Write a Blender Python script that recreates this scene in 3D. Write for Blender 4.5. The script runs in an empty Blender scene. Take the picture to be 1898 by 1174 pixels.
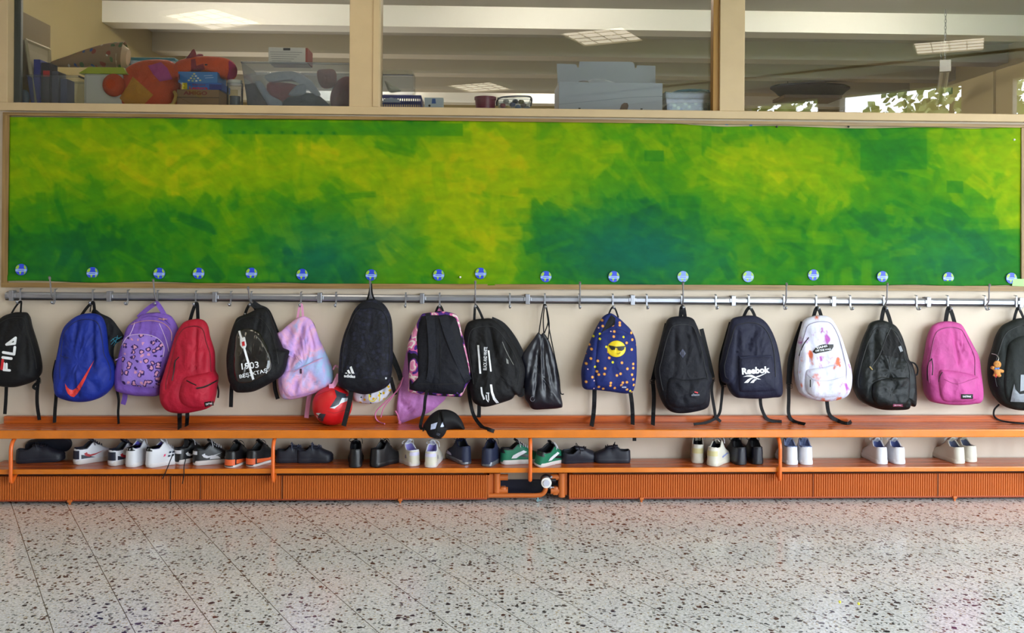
import bpy, bmesh, math, random
import numpy as np
from mathutils import Vector, Matrix, noise
from mathutils.bvhtree import BVHTree
from mathutils.geometry import tessellate_polygon
random.seed(7)
D = bpy.data
SC = bpy.context.scene
COL = SC.collection

# ------------------------------------------------------------------ camera
FPX, CX, HY = 1700.0, 949.0, 440.0          # focal length and horizon of the 1898x1174 frame
CAMD, CAMH = 5.13, 1.43
YAW, ROLL = math.radians(2.14), math.radians(0.37)
cam_d = D.cameras.new('camera'); cam = D.objects.new('camera', cam_d); COL.objects.link(cam)
cam_d.sensor_width = 36; cam_d.lens = 36 * FPX / 1898; cam_d.shift_y = -(587 - HY) / 1898
cam_d.clip_start = .05; cam_d.clip_end = 200
fw = Vector((math.sin(YAW), math.cos(YAW), 0)); r0 = Vector((math.cos(YAW), -math.sin(YAW), 0)); u0 = Vector((0, 0, 1))
rr = r0 * math.cos(ROLL) + u0 * math.sin(ROLL); uu = u0 * math.cos(ROLL) - r0 * math.sin(ROLL)
M = Matrix((rr, uu, -fw)).transposed().to_4x4(); M.translation = Vector((0, -CAMD, CAMH))
cam.matrix_world = M
SC.camera = cam
CO = Vector((0, -CAMD, CAMH))
def ray(px, py): return (fw * FPX + rr * (px - CX) + uu * (HY - py)).normalized()
def P(px, py, Y=0.0):
    d = ray(px, py); return CO + d * ((Y + CAMD) / d.y)
def PZ(px, py, z):
    d = ray(px, py); return CO + d * ((z - CAMH) / d.z)
def pxs(Y=0.0): return (Y + CAMD) / FPX     # metres per pixel at depth Y

# ------------------------------------------------------------------ colour management, world, daylight
vs = SC.view_settings
SC.display_settings.display_device = 'sRGB'
vs.view_transform = 'Standard'; vs.look = 'None'; vs.gamma = 1; vs.use_curve_mapping = False
vs.exposure = EXPOSURE = -0.32
SC.cycles.use_denoising = True
SC.cycles.max_bounces = 8; SC.cycles.transparent_max_bounces = 16
SC.cycles.caustics_reflective = False; SC.cycles.caustics_refractive = False
SC.cycles.sample_clamp_indirect = 6
def lin(c): c /= 255.0; return c / 12.92 if c <= .04045 else ((c + .055) / 1.055) ** 2.4
def C(r, g, b): return (lin(r), lin(g), lin(b), 1)
w = D.worlds.new('sky'); SC.world = w; w.use_nodes = True
nt = w.node_tree; bg = nt.nodes['Background']; bg.inputs[1].default_value = 23.0
tc = nt.nodes.new('ShaderNodeTexCoord'); nz = nt.nodes.new('ShaderNodeTexNoise'); nz.inputs['Scale'].default_value = 3; nz.inputs['Detail'].default_value = 4
rp = nt.nodes.new('ShaderNodeValToRGB'); rp.color_ramp.elements[0].color = (.58, .74, 1, 1); rp.color_ramp.elements[1].color = (.88, .95, 1, 1)
rp.color_ramp.elements[0].position = .4; rp.color_ramp.elements[1].position = .6
nt.links.new(tc.outputs['Generated'], nz.inputs['Vector']); nt.links.new(nz.outputs['Fac'], rp.inputs[0]); nt.links.new(rp.outputs[0], bg.inputs[0])

# ------------------------------------------------------------------ materials
MT = {}
def mat(name, col, rough=.6, bump=0, bscale=200, spec=.5, metal=0, sheen=0, coat=0, var=0, vscale=5):
    if name in MT: return MT[name]
    m = D.materials.new(name); m.use_nodes = True; n = m.node_tree; b = n.nodes['Principled BSDF']
    if len(col) == 3: col = C(*col)
    b.inputs['Base Color'].default_value = col; b.inputs['Roughness'].default_value = rough
    b.inputs['Specular IOR Level'].default_value = spec; b.inputs['Metallic'].default_value = metal
    b.inputs['Sheen Weight'].default_value = sheen; b.inputs['Coat Weight'].default_value = coat; b.inputs['Coat Roughness'].default_value = .15
    if bump or var:
        t = n.nodes.new('ShaderNodeTexCoord')
    if bump:
        z = n.nodes.new('ShaderNodeTexNoise'); z.inputs['Scale'].default_value = bscale; z.inputs['Detail'].default_value = 3
        n.links.new(t.outputs['Object'], z.inputs['Vector'])
        p = n.nodes.new('ShaderNodeBump'); p.inputs['Strength'].default_value = bump; p.inputs['Distance'].default_value = .01
        n.links.new(z.outputs['Fac'], p.inputs['Height']); n.links.new(p.outputs[0], b.inputs['Normal'])
    if var:
        z = n.nodes.new('ShaderNodeTexNoise'); z.inputs['Scale'].default_value = vscale; z.inputs['Detail'].default_value = 5
        n.links.new(t.outputs['Object'], z.inputs['Vector'])
        h = n.nodes.new('ShaderNodeMapRange'); h.inputs[1].default_value = .3; h.inputs[2].default_value = .7
        h.inputs[3].default_value = 1 - var; h.inputs[4].default_value = 1 + var
        n.links.new(z.outputs['Fac'], h.inputs[0])
        x = n.nodes.new('ShaderNodeVectorMath'); x.operation = 'SCALE'; x.inputs[0].default_value = col[:3]
        n.links.new(h.outputs[0], x.inputs['Scale']); n.links.new(x.outputs[0], b.inputs['Base Color'])
    MT[name] = m; m['b'] = 1
    return m
def fabric(name, col, **k):
    k.setdefault('rough', .7); k.setdefault('bump', .6); k.setdefault('bscale', 28); k.setdefault('var', .12); k.setdefault('vscale', 14); k.setdefault('spec', .28)
    return mat(name, col, **k)
def emis(name, col, s):
    m = D.materials.new(name); m.use_nodes = True; n = m.node_tree; n.nodes.clear()
    e = n.nodes.new('ShaderNodeEmission'); e.inputs[0].default_value = col if len(col) == 4 else C(*col); e.inputs[1].default_value = s
    o = n.nodes.new('ShaderNodeOutputMaterial'); n.links.new(e.outputs[0], o.inputs[0]); MT[name] = m; return m
def clearmat(name, tint=(1, 1, 1, 1), refl=1.5, haze=0, hazecol=(.8, .85, .9, 1), rough=0.0):
    m = D.materials.new(name); m.use_nodes = True; n = m.node_tree; n.nodes.clear(); L = n.links.new
    o = n.nodes.new('ShaderNodeOutputMaterial'); t = n.nodes.new('ShaderNodeBsdfTransparent'); t.inputs[0].default_value = tint
    g = n.nodes.new('ShaderNodeBsdfGlossy'); g.inputs['Roughness'].default_value = rough
    f = n.nodes.new('ShaderNodeFresnel'); f.inputs[0].default_value = refl
    mx = n.nodes.new('ShaderNodeMixShader'); L(f.outputs[0], mx.inputs[0]); L(g.outputs[0], mx.inputs[2])
    if haze:
        d = n.nodes.new('ShaderNodeBsdfDiffuse'); d.inputs[0].default_value = hazecol
        h = n.nodes.new('ShaderNodeMixShader'); h.inputs[0].default_value = haze; L(t.outputs[0], h.inputs[1]); L(d.outputs[0], h.inputs[2]); L(h.outputs[0], mx.inputs[1])
    else: L(t.outputs[0], mx.inputs[1])
    L(mx.outputs[0], o.inputs[0]); MT[name] = m; return m

# ------------------------------------------------------------------ objects
def tag(o, label=None, cat=None, group=None, kind=None):
    if label: o['label'] = label
    if cat: o['category'] = cat
    if group: o['group'] = group
    if kind: o['kind'] = kind
    return o
def wl(o):
    v = Vector((0, 0, 0))
    while o is not None: v += Vector(o.location); o = o.parent
    return v
def thing(name, loc, label, cat, group=None):
    o = D.objects.new(name, None); o.empty_display_size = .05; COL.objects.link(o); o.location = loc
    return tag(o, label, cat, group)
def link(name, me, mats, parent=None, smooth=False, ang=None):
    if not isinstance(mats, (list, tuple)): mats = [mats]
    for m in mats: me.materials.append(m)
    if smooth:
        me.polygons.foreach_set('use_smooth', [True] * len(me.polygons))
    o = D.objects.new(name, me); COL.objects.link(o)
    if parent is not None:
        off = wl(parent)
        if off.length > 0: me.transform(Matrix.Translation(-off))
        o.parent = parent
    return o
def raw(name, V, F, mats, parent=None, smooth=False, mi=None):
    me = D.meshes.new(name); me.from_pydata([tuple(v) for v in V], [], F)
    if mi: me.polygons.foreach_set('material_index', mi)
    me.update(); return link(name, me, mats, parent, smooth)
class MB:
    def __init__(s): s.v = []; s.f = []; s.m = []
    def add(s, V, F, mi=0):
        n = len(s.v); s.v += [tuple(v) for v in V]; s.f += [tuple(i + n for i in f) for f in F]; s.m += [mi] * len(F); return s
    def box(s, x0, x1, y0, y1, z0, z1, mi=0, b=0):
        if b == 0:
            V = [(x, y, z) for x in (x0, x1) for y in (y0, y1) for z in (z0, z1)]
            return s.add(V, [(0, 1, 3, 2), (4, 6, 7, 5), (0, 4, 5, 1), (2, 3, 7, 6), (0, 2, 6, 4), (1, 5, 7, 3)], mi)
        bm = bmesh.new(); bmesh.ops.create_cube(bm, size=1)
        for v in bm.verts: v.co = Vector(((x0 + x1) / 2 + v.co.x * (x1 - x0), (y0 + y1) / 2 + v.co.y * (y1 - y0), (z0 + z1) / 2 + v.co.z * (z1 - z0)))
        bmesh.ops.bevel(bm, geom=bm.edges[:], offset=b, segments=2, affect='EDGES', profile=.5)
        s.bm(bm, mi); return s
    def bm(s, bm, mi=0):
        bm.verts.ensure_lookup_table(); bm.verts.index_update()
        s.add([v.co.copy() for v in bm.verts], [tuple(v.index for v in f.verts) for f in bm.faces], mi); bm.free()
    def tube(s, pts, r, n=8, mi=0, cap=True, closed=False):
        pts = [Vector(p) for p in pts]; N = len(pts); V = []; F = []
        rs = r if isinstance(r, (list, tuple)) else [r] * N
        up = None
        for i, p in enumerate(pts):
            t = (pts[(i + 1) % N] - pts[i - 1]) if closed else (pts[min(i + 1, N - 1)] - pts[max(i - 1, 0)])
            t.normalize()
            if up is None: up = Vector((0, 0, 1)) if abs(t.z) < .9 else Vector((0, 1, 0))
            a = t.cross(up); a = a.normalized() if a.length > 1e-4 else t.orthogonal().normalized(); up = a.cross(t).normalized()
            for k in range(n):
                q = 2 * math.pi * k / n; V.append(p + (a * math.cos(q) + up * math.sin(q)) * rs[i])
        for i in range(N if closed else N - 1):
            j = (i + 1) % N
            for k in range(n): F.append((i * n + k, i * n + (k + 1) % n, j * n + (k + 1) % n, j * n + k))
        if cap and not closed: F.append(tuple(range(n))[::-1]); F.append(tuple((N - 1) * n + k for k in range(n)))
        return s.add(V, F, mi)
    def ball(s, c, r, nu=16, nv=10, mi=0, f=None):
        V = []; F = []; c = Vector(c); r = Vector(r) if not isinstance(r, (int, float)) else Vector((r, r, r))
        for j in range(nv + 1):
            th = math.pi * j / nv
            for i in range(nu):
                ph = 2 * math.pi * i / nu; q = Vector((math.sin(th) * math.cos(ph), math.sin(th) * math.sin(ph), math.cos(th)))
                p = c + Vector((q.x * r.x, q.y * r.y, q.z * r.z))
                V.append(f(p) if f else p)
        for j in range(nv):
            for i in range(nu):
                a, b = j * nu + i, j * nu + (i + 1) % nu
                F.append((a, a + nu, b + nu, b))
        return s.add(V, F, mi)
    def cyl(s, c, r, h, ax='z', n=24, r2=None, mi=0):
        c = Vector(c); A = {'x': Vector((1, 0, 0)), 'y': Vector((0, 1, 0)), 'z': Vector((0, 0, 1))}[ax]
        return s.tube([c - A * h / 2, c + A * h / 2], [r, r if r2 is None else r2], n, mi)
    def ngon(s, pts, ext=None, mi=0):
        V = [Vector(p) for p in pts]; n = len(V)
        if ext is None: return s.add(V, [tuple(range(n))], mi)
        e = Vector(ext); F = [tuple(range(n)), tuple(range(2 * n - 1, n - 1, -1))] + [(i, (i + 1) % n, (i + 1) % n + n, i + n) for i in range(n)]
        return s.add(V + [v + e for v in V], F, mi)
    def out(s, name, mats, parent=None, smooth=False):
        o = raw(name, s.v, s.f, mats, parent, smooth, s.m)
        bm = bmesh.new(); bm.from_mesh(o.data); bmesh.ops.recalc_face_normals(bm, faces=bm.faces[:]); bm.to_mesh(o.data); bm.free()
        if smooth: sharp(o)
        return o
def sharp(o, a=40):
    me = o.data; ang = math.radians(a); bm = bmesh.new(); bm.from_mesh(me)
    for e in bm.edges:
        e.smooth = not (len(e.link_faces) == 2 and e.calc_face_angle(0) > ang)
    bm.to_mesh(me); bm.free()
def cr(pts, n=6, closed=False):
    pts = [Vector(p) for p in pts]; N = len(pts); out = []
    if N < 3 and not closed: return pts
    for i in range(N if closed else N - 1):
        if closed: a, b, c, d = pts[i - 1], pts[i], pts[(i + 1) % N], pts[(i + 2) % N]
        else: a, b, c, d = pts[max(i - 1, 0)], pts[i], pts[i + 1], pts[min(i + 2, N - 1)]
        for k in range(n):
            t = k / n; out.append(.5 * ((2 * b) + (c - a) * t + (2 * a - 5 * b + 4 * c - d) * t * t + (3 * b - a - 3 * c + d) * t ** 3))
    if not closed: out.append(pts[-1])
    return out
def struct(o): o['kind'] = 'structure'; return o
# ------------------------------------------------------------------ base materials
cream = mat('cream_wall_paint', (205, 189, 171), .55, bump=.05, bscale=40, var=.02, vscale=1.5)
creamwood = mat('cream_frame_paint', (190, 164, 128), .5, bump=.06, bscale=30, var=.05, vscale=6)
rcream = mat('classroom_wall_paint', (176, 160, 112), .7)
rceil = mat('classroom_ceiling_paint', (190, 185, 175), .8)
wood = mat('aged_wood', (128, 98, 52), .5, var=.2, vscale=25)
navy = mat('navy_skirting', (22, 27, 48), .35)
alu = mat('aluminium', (160, 162, 172), .36, metal=.85)
orange = mat('orange_lacquer', (205, 112, 24), .25, coat=.3, var=.10, vscale=9)
orangerad = mat('orange_radiator_enamel', (190, 100, 40), .4, var=.04, vscale=3)
black = fabric('black_webbing', (14, 14, 18))

def woodgrain(name, c1, c2, sx=3, sz=90, rough=.3, coat=.3):
    m = D.materials.new(name); m.use_nodes = True; n = m.node_tree; b = n.nodes['Principled BSDF']; L = n.links.new
    t = n.nodes.new('ShaderNodeTexCoord'); mp = n.nodes.new('ShaderNodeMapping'); mp.inputs['Scale'].default_value = (sx, sz, sz)
    z = n.nodes.new('ShaderNodeTexNoise'); z.inputs['Scale'].default_value = 1; z.inputs['Detail'].default_value = 6
    r = n.nodes.new('ShaderNodeValToRGB'); r.color_ramp.elements[0].color = C(*c1); r.color_ramp.elements[1].color = C(*c2)
    r.color_ramp.elements[0].position = .35; r.color_ramp.elements[1].position = .65
    L(t.outputs['Object'], mp.inputs[0]); L(mp.outputs[0], z.inputs['Vector']); L(z.outputs['Fac'], r.inputs[0]); L(r.outputs[0], b.inputs['Base Color'])
    b.inputs['Roughness'].default_value = rough; b.inputs['Coat Weight'].default_value = coat; b.inputs['Coat Roughness'].default_value = .12
    MT[name] = m; return m
benchtop = woodgrain('orange_bench_lacquer', (152, 64, 16), (188, 90, 26))
framewood_up = woodgrain('brown_frame_wood_upright', (120, 92, 52), (152, 120, 74), sx=90, sz=3, rough=.45, coat=.1)
framewood = woodgrain('brown_frame_wood', (120, 92, 52), (152, 120, 74), rough=.45, coat=.1)

# floor: terrazzo slabs turned 30 degrees to the wall
TH = math.radians(-30.6)
d1 = Vector((math.sin(TH), math.cos(TH), 0))                     # slab joint direction
nrm = Vector((math.cos(TH), -math.sin(TH), 0))
f1 = PZ(22, 938, 0).dot(nrm); f4 = PZ(402, 1174, 0).dot(nrm)
TILE = abs(f4 - f1) / 2.0
print('TILE', TILE, [PZ(x, y, 0).dot(nrm) for x, y in ((22, 938), (102, 1174), (122, 937), (253, 1174), (225, 938), (402, 1174), (329, 942), (550, 1174))])
def floor_mat():
    m = D.materials.new('terrazzo'); m.use_nodes = True; n = m.node_tree; b = n.nodes['Principled BSDF']; L = n.links.new
    N = lambda t: n.nodes.new('ShaderNode' + t)
    geo = N('NewGeometry'); mp = N('Mapping'); L(geo.outputs['Position'], mp.inputs[0])
    # rotate so that x' = along nrm, y' = along d1
    mp.vector_type = 'POINT'; ang = math.atan2(nrm.y, nrm.x); mp.inputs['Rotation'].default_value = (0, 0, -ang)
    sep = N('SeparateXYZ'); L(mp.outputs[0], sep.inputs[0])
    def val(op, a, bb=None, c=None):
        q = N('Math'); q.operation = op
        for i, v in enumerate((a, bb, c)):
            if v is None: continue
            if isinstance(v, (int, float)): q.inputs[i].default_value = v
            else: L(v, q.inputs[i])
        return q.outputs[0]
    def joint(src, period, phase, wd):
        a = val('ADD', src, -phase); a = val('DIVIDE', a, period); a = val('FRACT', a); a = val('SUBTRACT', a, .5); a = val('ABSOLUTE', a)
        a = val('SUBTRACT', .5, a); return val('LESS_THAN', a, wd / period)
    row = val('FLOOR', val('DIVIDE', val('ADD', sep.outputs[0], -f1), TILE))
    j1 = joint(sep.outputs[0], TILE, f1, .0016)
    yy = val('ADD', sep.outputs[1], val('MULTIPLY', row, TILE * .5))
    j2 = val('MULTIPLY', joint(yy, TILE * 2, .11, .0011), .55)
    jn = val('MAXIMUM', j1, j2)
    # chips
    sc = N('Mapping'); L(geo.outputs['Position'], sc.inputs[0])
    def chips(scale, thr, pick, seed):
        nz = N('TexNoise'); nz.inputs['Scale'].default_value = scale * 1.3; nz.inputs['Detail'].default_value = 1; L(sc.outputs[0], nz.inputs['Vector'])
        mixv = N('VectorMath'); mixv.operation = 'MULTIPLY_ADD'; L(nz.outputs['Color'], mixv.inputs[0]); mixv.inputs[1].default_value = (.9 / scale,) * 3; L(sc.outputs[0], mixv.inputs[2])
        of = N('VectorMath'); of.operation = 'ADD'; L(mixv.outputs[0], of.inputs[0]); of.inputs[1].default_value = (seed, seed * 1.7, 0)
        v = N('TexVoronoi'); v.voronoi_dimensions = '2D'; v.inputs['Scale'].default_value = scale; L(of.outputs[0], v.inputs['Vector'])
        sp = N('SeparateColor'); L(v.outputs['Color'], sp.inputs[0])
        rad = val('MULTIPLY', sp.outputs[1], thr)
        on = val('MULTIPLY', val('LESS_THAN', v.outputs['Distance'], val('ADD', rad, thr * .35)), val('LESS_THAN', sp.outputs[0], pick))
        return on, sp.outputs[2]
    base = N('ValToRGB'); nb = N('TexNoise'); nb.inputs['Scale'].default_value = 90; nb.inputs['Detail'].default_value = 4; L(geo.outputs['Position'], nb.inputs['Vector'])
    base.color_ramp.elements[0].position = .3; base.color_ramp.elements[0].color = C(166, 166, 164); base.color_ramp.elements[1].position = .68; base.color_ramp.elements[1].color = C(228, 227, 229)
    e = base.color_ramp.elements.new(.5); e.color = C(205, 203, 203)
    L(nb.outputs['Fac'], base.inputs[0]); cur = base.outputs[0]
    def over(cur, fac, col):
        q = N('Mix'); q.data_type = 'RGBA'; L(fac, q.inputs[0]); L(cur, q.inputs[6])
        if isinstance(col, tuple): q.inputs[7].default_value = col
        else: L(col, q.inputs[7])
        return q.outputs[2]
    on, h = chips(100, .3, .5, 3.1); r = N('ValToRGB'); r.color_ramp.interpolation = 'CONSTANT'
    r.color_ramp.elements[0].color = C(216, 212, 200); r.color_ramp.elements[1].color = C(150, 146, 140); r.color_ramp.elements[1].position = .5
    e = r.color_ramp.elements.new(.75); e.color = C(178, 162, 132); L(h, r.inputs[0]); cur = over(cur, on, r.outputs[0])
    on, h = chips(60, .35, .28, 0.4); r = N('ValToRGB'); r.color_ramp.interpolation = 'CONSTANT'
    r.color_ramp.elements[0].color = C(72, 64, 58); r.color_ramp.elements[1].color = C(96, 78, 64); r.color_ramp.elements[1].position = .4
    e = r.color_ramp.elements.new(.7); e.color = C(120, 120, 118); L(h, r.inputs[0]); cur = over(cur, on, r.outputs[0])
    on, h = chips(38, .31, .14, 7.7); r = N('ValToRGB'); r.color_ramp.interpolation = 'CONSTANT'
    r.color_ramp.elements[0].color = C(42, 38, 40); r.color_ramp.elements[1].color = C(84, 54, 44); r.color_ramp.elements[1].position = .6; L(h, r.inputs[0]); cur = over(cur, on, r.outputs[0])
    cur = over(cur, jn, C(92, 84, 70))
    L(cur, b.inputs['Base Color']); b.inputs['Roughness'].default_value = .17; b.inputs['Specular IOR Level'].default_value = .8
    bp = N('Bump'); bp.inputs['Strength'].default_value = .5; bp.inputs['Distance'].default_value = .002; bp.invert = True; L(jn, bp.inputs['Height'])
    nn = N('TexNoise'); nn.inputs['Scale'].default_value = 35; L(geo.outputs['Position'], nn.inputs['Vector'])
    bq = N('Bump'); bq.inputs['Strength'].default_value = .12; bq.inputs['Distance'].default_value = .004; L(nn.outputs['Fac'], bq.inputs['Height']); L(bp.outputs[0], bq.inputs['Normal'])
    L(bq.outputs[0], b.inputs['Normal'])
    return m
terr = floor_mat()
struct(MB().box(-6, 7, 0.2, 7.4, -.1, 0).out('floor_classroom', mat('classroom_lino', (120, 110, 95), .5)))

# ------------------------------------------------------------------ the wall with its window band
ZS = 2.150                         # top of the window sill
XL, XR = -6.0, 7.0
struct(MB().box(XL, XR, 0, .2, 0, 2.105).out('wall_front', cream))
struct(MB().box(XL, XR, -.014, 0, 0, .075, b=.003).out('baseboard_front', navy))
# sill, posts and head of the glazing
YG = .05
sill = MB().box(XL, XR, -.022, .16, 2.105, ZS, b=.004)
struct(sill.out('trim_1', creamwood))
def zx(px): return P(px, 100, -.0).x
posts = [(-400, 17), (648.5, 705.5), (1333, 1379), (1960, 2020)]
for i, (a, b_) in enumerate(posts):
    mb = MB(); mb.box(zx(a), zx(b_), -.018, .12, ZS - .002, 3.3, b=.003)
    struct(mb.out('trim_%d' % (i + 2), creamwood))
struct(MB().box(zx(1322), zx(1333.4), .0, .06, ZS - .001, 3.3, b=.002).out('trim_6', mat('ochre_glazing_bead', (158, 112, 40), .5)))
struct(MB().box(zx(692), zx(704), -.026, -.01, ZS - .001, 3.3, b=.004).out('trim_7', creamwood))
struct(MB().box(zx(17) + .001, zx(30), .05, .075, ZS, 3.3, b=.002).out('trim_8', mat('grey_glazing_bar', (150, 155, 150), .5)))
struct(MB().box(XL, XR, -.02, .2, 3.28, 3.6).out('wall_front_upper', cream))
glass = clearmat('window_glass', refl=1.5)
for i in range(3):
    a, b_ = posts[i][1], posts[i + 1][0]
    struct(MB().box(zx(a) - .005, zx(b_) + .005, YG, YG + .005, ZS - .004, 3.29).out('window_%d' % (i + 1), glass))

# ------------------------------------------------------------------ corridor ceiling, lamps and window side
HC = 3.30
struct(MB().box(-6.1, -6, -14, .2, 0, HC).out('wall_left', cream))
lampm = emis('lamp_diffuser', (1, .89, .68, 1), 11)
ax = Vector((math.cos(math.radians(29)), math.sin(math.radians(29)), 0)); ay = Vector((-ax.y, ax.x, 0))
def refl(px, py, z):
    v = PZ(px, py, z); return Vector((v.x, 2 * YG - v.y, z))
def panel_light(c, n):
    t = thing('ceiling_panel_light', (c.x, c.y, HC), 'square warm ceiling light panel ' + PLAB[n], 'ceiling light', 'corridor ceiling light panels')
    Q = lambda a, b, z: Vector((c.x, c.y, z)) + ax * a + ay * b
    h = .3
    raw('diffuser', [Q(-h, -h, HC - .03), Q(-h, h, HC - .03), Q(h, h, HC - .03), Q(h, -h, HC - .03)], [(0, 1, 2, 3)], lampm, t)
    mb = MB()
    for k in range(5):
        o = -h + k * .15; wd = .010 if k in (0, 4) else .0025; z0 = HC - .045 if k in (0, 4) else HC - .036
        for s in (0, 1):
            q = (lambda a, b, z: Q(a, b, z)) if s == 0 else (lambda a, b, z: Q(b, a, z))
            V = [q(o + i * wd, j * h, z) for i in (-1, 1) for j in (-1, 1) for z in (z0, HC - .004)]
            mb.add(V, [(0, 1, 3, 2), (4, 6, 7, 5), (0, 4, 5, 1), (2, 3, 7, 6), (0, 2, 6, 4), (1, 5, 7, 3)])
    mb.out('louvre_grid', mat('lamp_grid', (225, 220, 200), .5), t)
pl = [refl(395, 28, HC), refl(1117, 60, HC), refl(890, 156, HC), refl(1760, 78, HC)]
PLAB = ['mirrored in the left pane', 'mirrored in the middle pane, near and large', 'mirrored in the middle pane, far and small', 'mirrored in the right pane beside the chain', 'near the left corridor wall, farther from the coats', 'near the left corridor wall, closer to the coats', 'above the right part of the bench', 'above the left part of the bench']
for i, c in enumerate(pl): panel_light(c, i)
for i, c in enumerate(((-4.6, -9.4), (-5.2, -3.4), (2.6, -1.0), (-1.0, -.9))): panel_light(Vector((c[0], c[1], HC)), 4 + i)

# angled window side behind the camera
wp = [refl(1380, 197, 3.1), refl(1505, 180, 3.1), refl(1540, 174, 3.1), refl(1782, 155, 3.1)]
print('WP', wp, 'PL', pl)
A0 = (wp[0] + wp[1]) / 2; B0 = (wp[2] + wp[3]) / 2
dirw = (wp[3] - wp[0]); dirw.z = 0; dirw.normalize(); nin = Vector((-dirw.y, dirw.x, 0))
s0 = [(w_ - wp[0]).dot(dirw) for w_ in wp]
print('s', s0, dirw)
def onw(s, z, off=0): v = wp[0] + dirw * s - nin * off; return Vector((v.x, v.y, z))
wins = [(s0[0] - 1.4, s0[0] - .1), (s0[0] + .02, s0[1]), (s0[2], s0[3]), (s0[3] + .5, s0[3] + 2.3)]
mb = MB(); s = -9.0; Z0, Z1 = .45, 3.1
def slab(mb, a, b, z0, z1, t=.15):
    V = [onw(x, z, o) for x in (a, b) for o in (0, t) for z in (z0, z1)]
    mb.add(V, [(0, 1, 3, 2), (4, 6, 7, 5), (0, 4, 5, 1), (2, 3, 7, 6), (0, 2, 6, 4), (1, 5, 7, 3)])
for a, b_ in wins + [(9.5, 9.5)]:
    slab(mb, s, a, 0, HC); s = b_
    if b_ > a: slab(mb, a, b_, 0, Z0); slab(mb, a, b_, Z1, HC)
struct(mb.out('wall_rear', cream))
E0, E1 = onw(-9, 0, .15), onw(9.5, 0, .15)
pf = [(-6, .2), (E1.x, .2), (E1.x, E1.y), (E0.x, E0.y), (-6, E0.y)]
struct(MB().ngon([(x, min(y, 0), -.1) for x, y in pf[:2]] + [(onw(8.65, 0).x, 0, -.1)] + [(x, y, -.1) for x, y in pf[3:]], (0, 0, .1)).out('floor', terr))
struct(MB().ngon([(x, y, HC) for x, y in pf], (0, 0, .12)).out('ceiling', mat('corridor_ceiling_paint', (215, 212, 205), .8)))
struct(MB().box(-6.1, E0.x + .2, E0.y - .1, E0.y, 0, HC).out('wall_end', cream))
for a, b_ in wins:
    L_ = D.lights.new('window_daylight', 'AREA'); L_.shape = 'RECTANGLE'; L_.size = b_ - a; L_.size_y = Z1 - Z0; L_.cycles.is_portal = True
    o = D.objects.new('window_daylight', L_); COL.objects.link(o)
    c = onw((a + b_) / 2, (Z0 + Z1) / 2, .1); m = Matrix((dirw, Vector((0, 0, 1)), -nin)).transposed().to_4x4(); 
    zz = -nin; xx = Vector((0, 0, 1)).cross(zz).normalized(); m = Matrix((xx, Vector((0, 0, 1)), zz)).transposed().to_4x4(); m.translation = c; o.matrix_world = m
struct(MB().box(-45, 55, -60, 5, -.6, -.3).out('ground', mat('outside_lawn', (95, 110, 60), .9)))

# ------------------------------------------------------------------ classroom shell
cl, crt = P(189, 30, 2.19).x, P(1869, 110, 3.3).x
struct(MB().box(cl - .1, cl, .2, 7.3, 0, 3.4).out('wall_classroom_left', rcream))
struct(MB().box(crt, crt + .1, .2, 7.3, 0, 3.4).out('wall_classroom_right', rcream))
struct(MB().box(cl, crt, 7.2, 7.3, 0, 3.4).out('wall_classroom_far', rcream))
struct(MB().box(cl - .1, crt + .1, .2, 7.3, 3.27, 3.4).out('ceiling_classroom', rceil))
for k, (yy_, ) in enumerate(((2.19,), (3.30,), (4.25,), (5.27,), (6.27,))):
    struct(MB().box(cl, crt, yy_, yy_ + .22, 3.10, 3.272).out('ceiling_beam_%d' % (k + 1), mat('beam_lit_paint', (244, 242, 236), .7) if k in (0, 4) else mat('beam_shaded_paint', (196, 188, 172), .8)))  # lamplit and unlit beam faces put into the colour as white and grey
tube_m = emis('tube_light', (1, .93, .78, 1), 90)
for yy_, xs in ((1.25, (-1.9, .5, 2.9)), (5.8, (-1.6, 1.2))):
    for x in xs:
        t = thing('ceiling_tube_light', (x, yy_, 3.27), 'tube light on the classroom ceiling, %s row, %s' % ('near' if yy_ < 3 else 'far', 'left' if x < -1 else ('right' if x > 1 else 'middle')), 'ceiling light', 'classroom ceiling tube lights')
        MB().box(x - .65, x + .65, yy_ - .06, yy_ + .06, 3.24, 3.27).out('housing', mat('lamp_housing', (230, 230, 225), .5), t)
        MB().tube([(x - .6, yy_, 3.215), (x + .6, yy_, 3.215)], .016).out('tube', tube_m, t, True)

# ------------------------------------------------------------------ cupboard behind the glass carries the stored things
struct(MB().box(cl, crt, .2, .62, 0, ZS - .005).out('trim_9', mat('cupboard_top', (150, 130, 100), .6)))

# fill light added at the left wall, unseen, to brighten the classroom beams
L_ = D.lights.new('classroom_fill', 'AREA'); L_.shape = 'RECTANGLE'; L_.size = 4; L_.size_y = 1.2; L_.energy = 95; L_.color = (1, .95, .84)
o = D.objects.new('classroom_fill', L_); COL.objects.link(o); o.location = (cl + .02, 4.2, 1.5); o.rotation_euler = (math.radians(90), 0, math.radians(-90))
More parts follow.
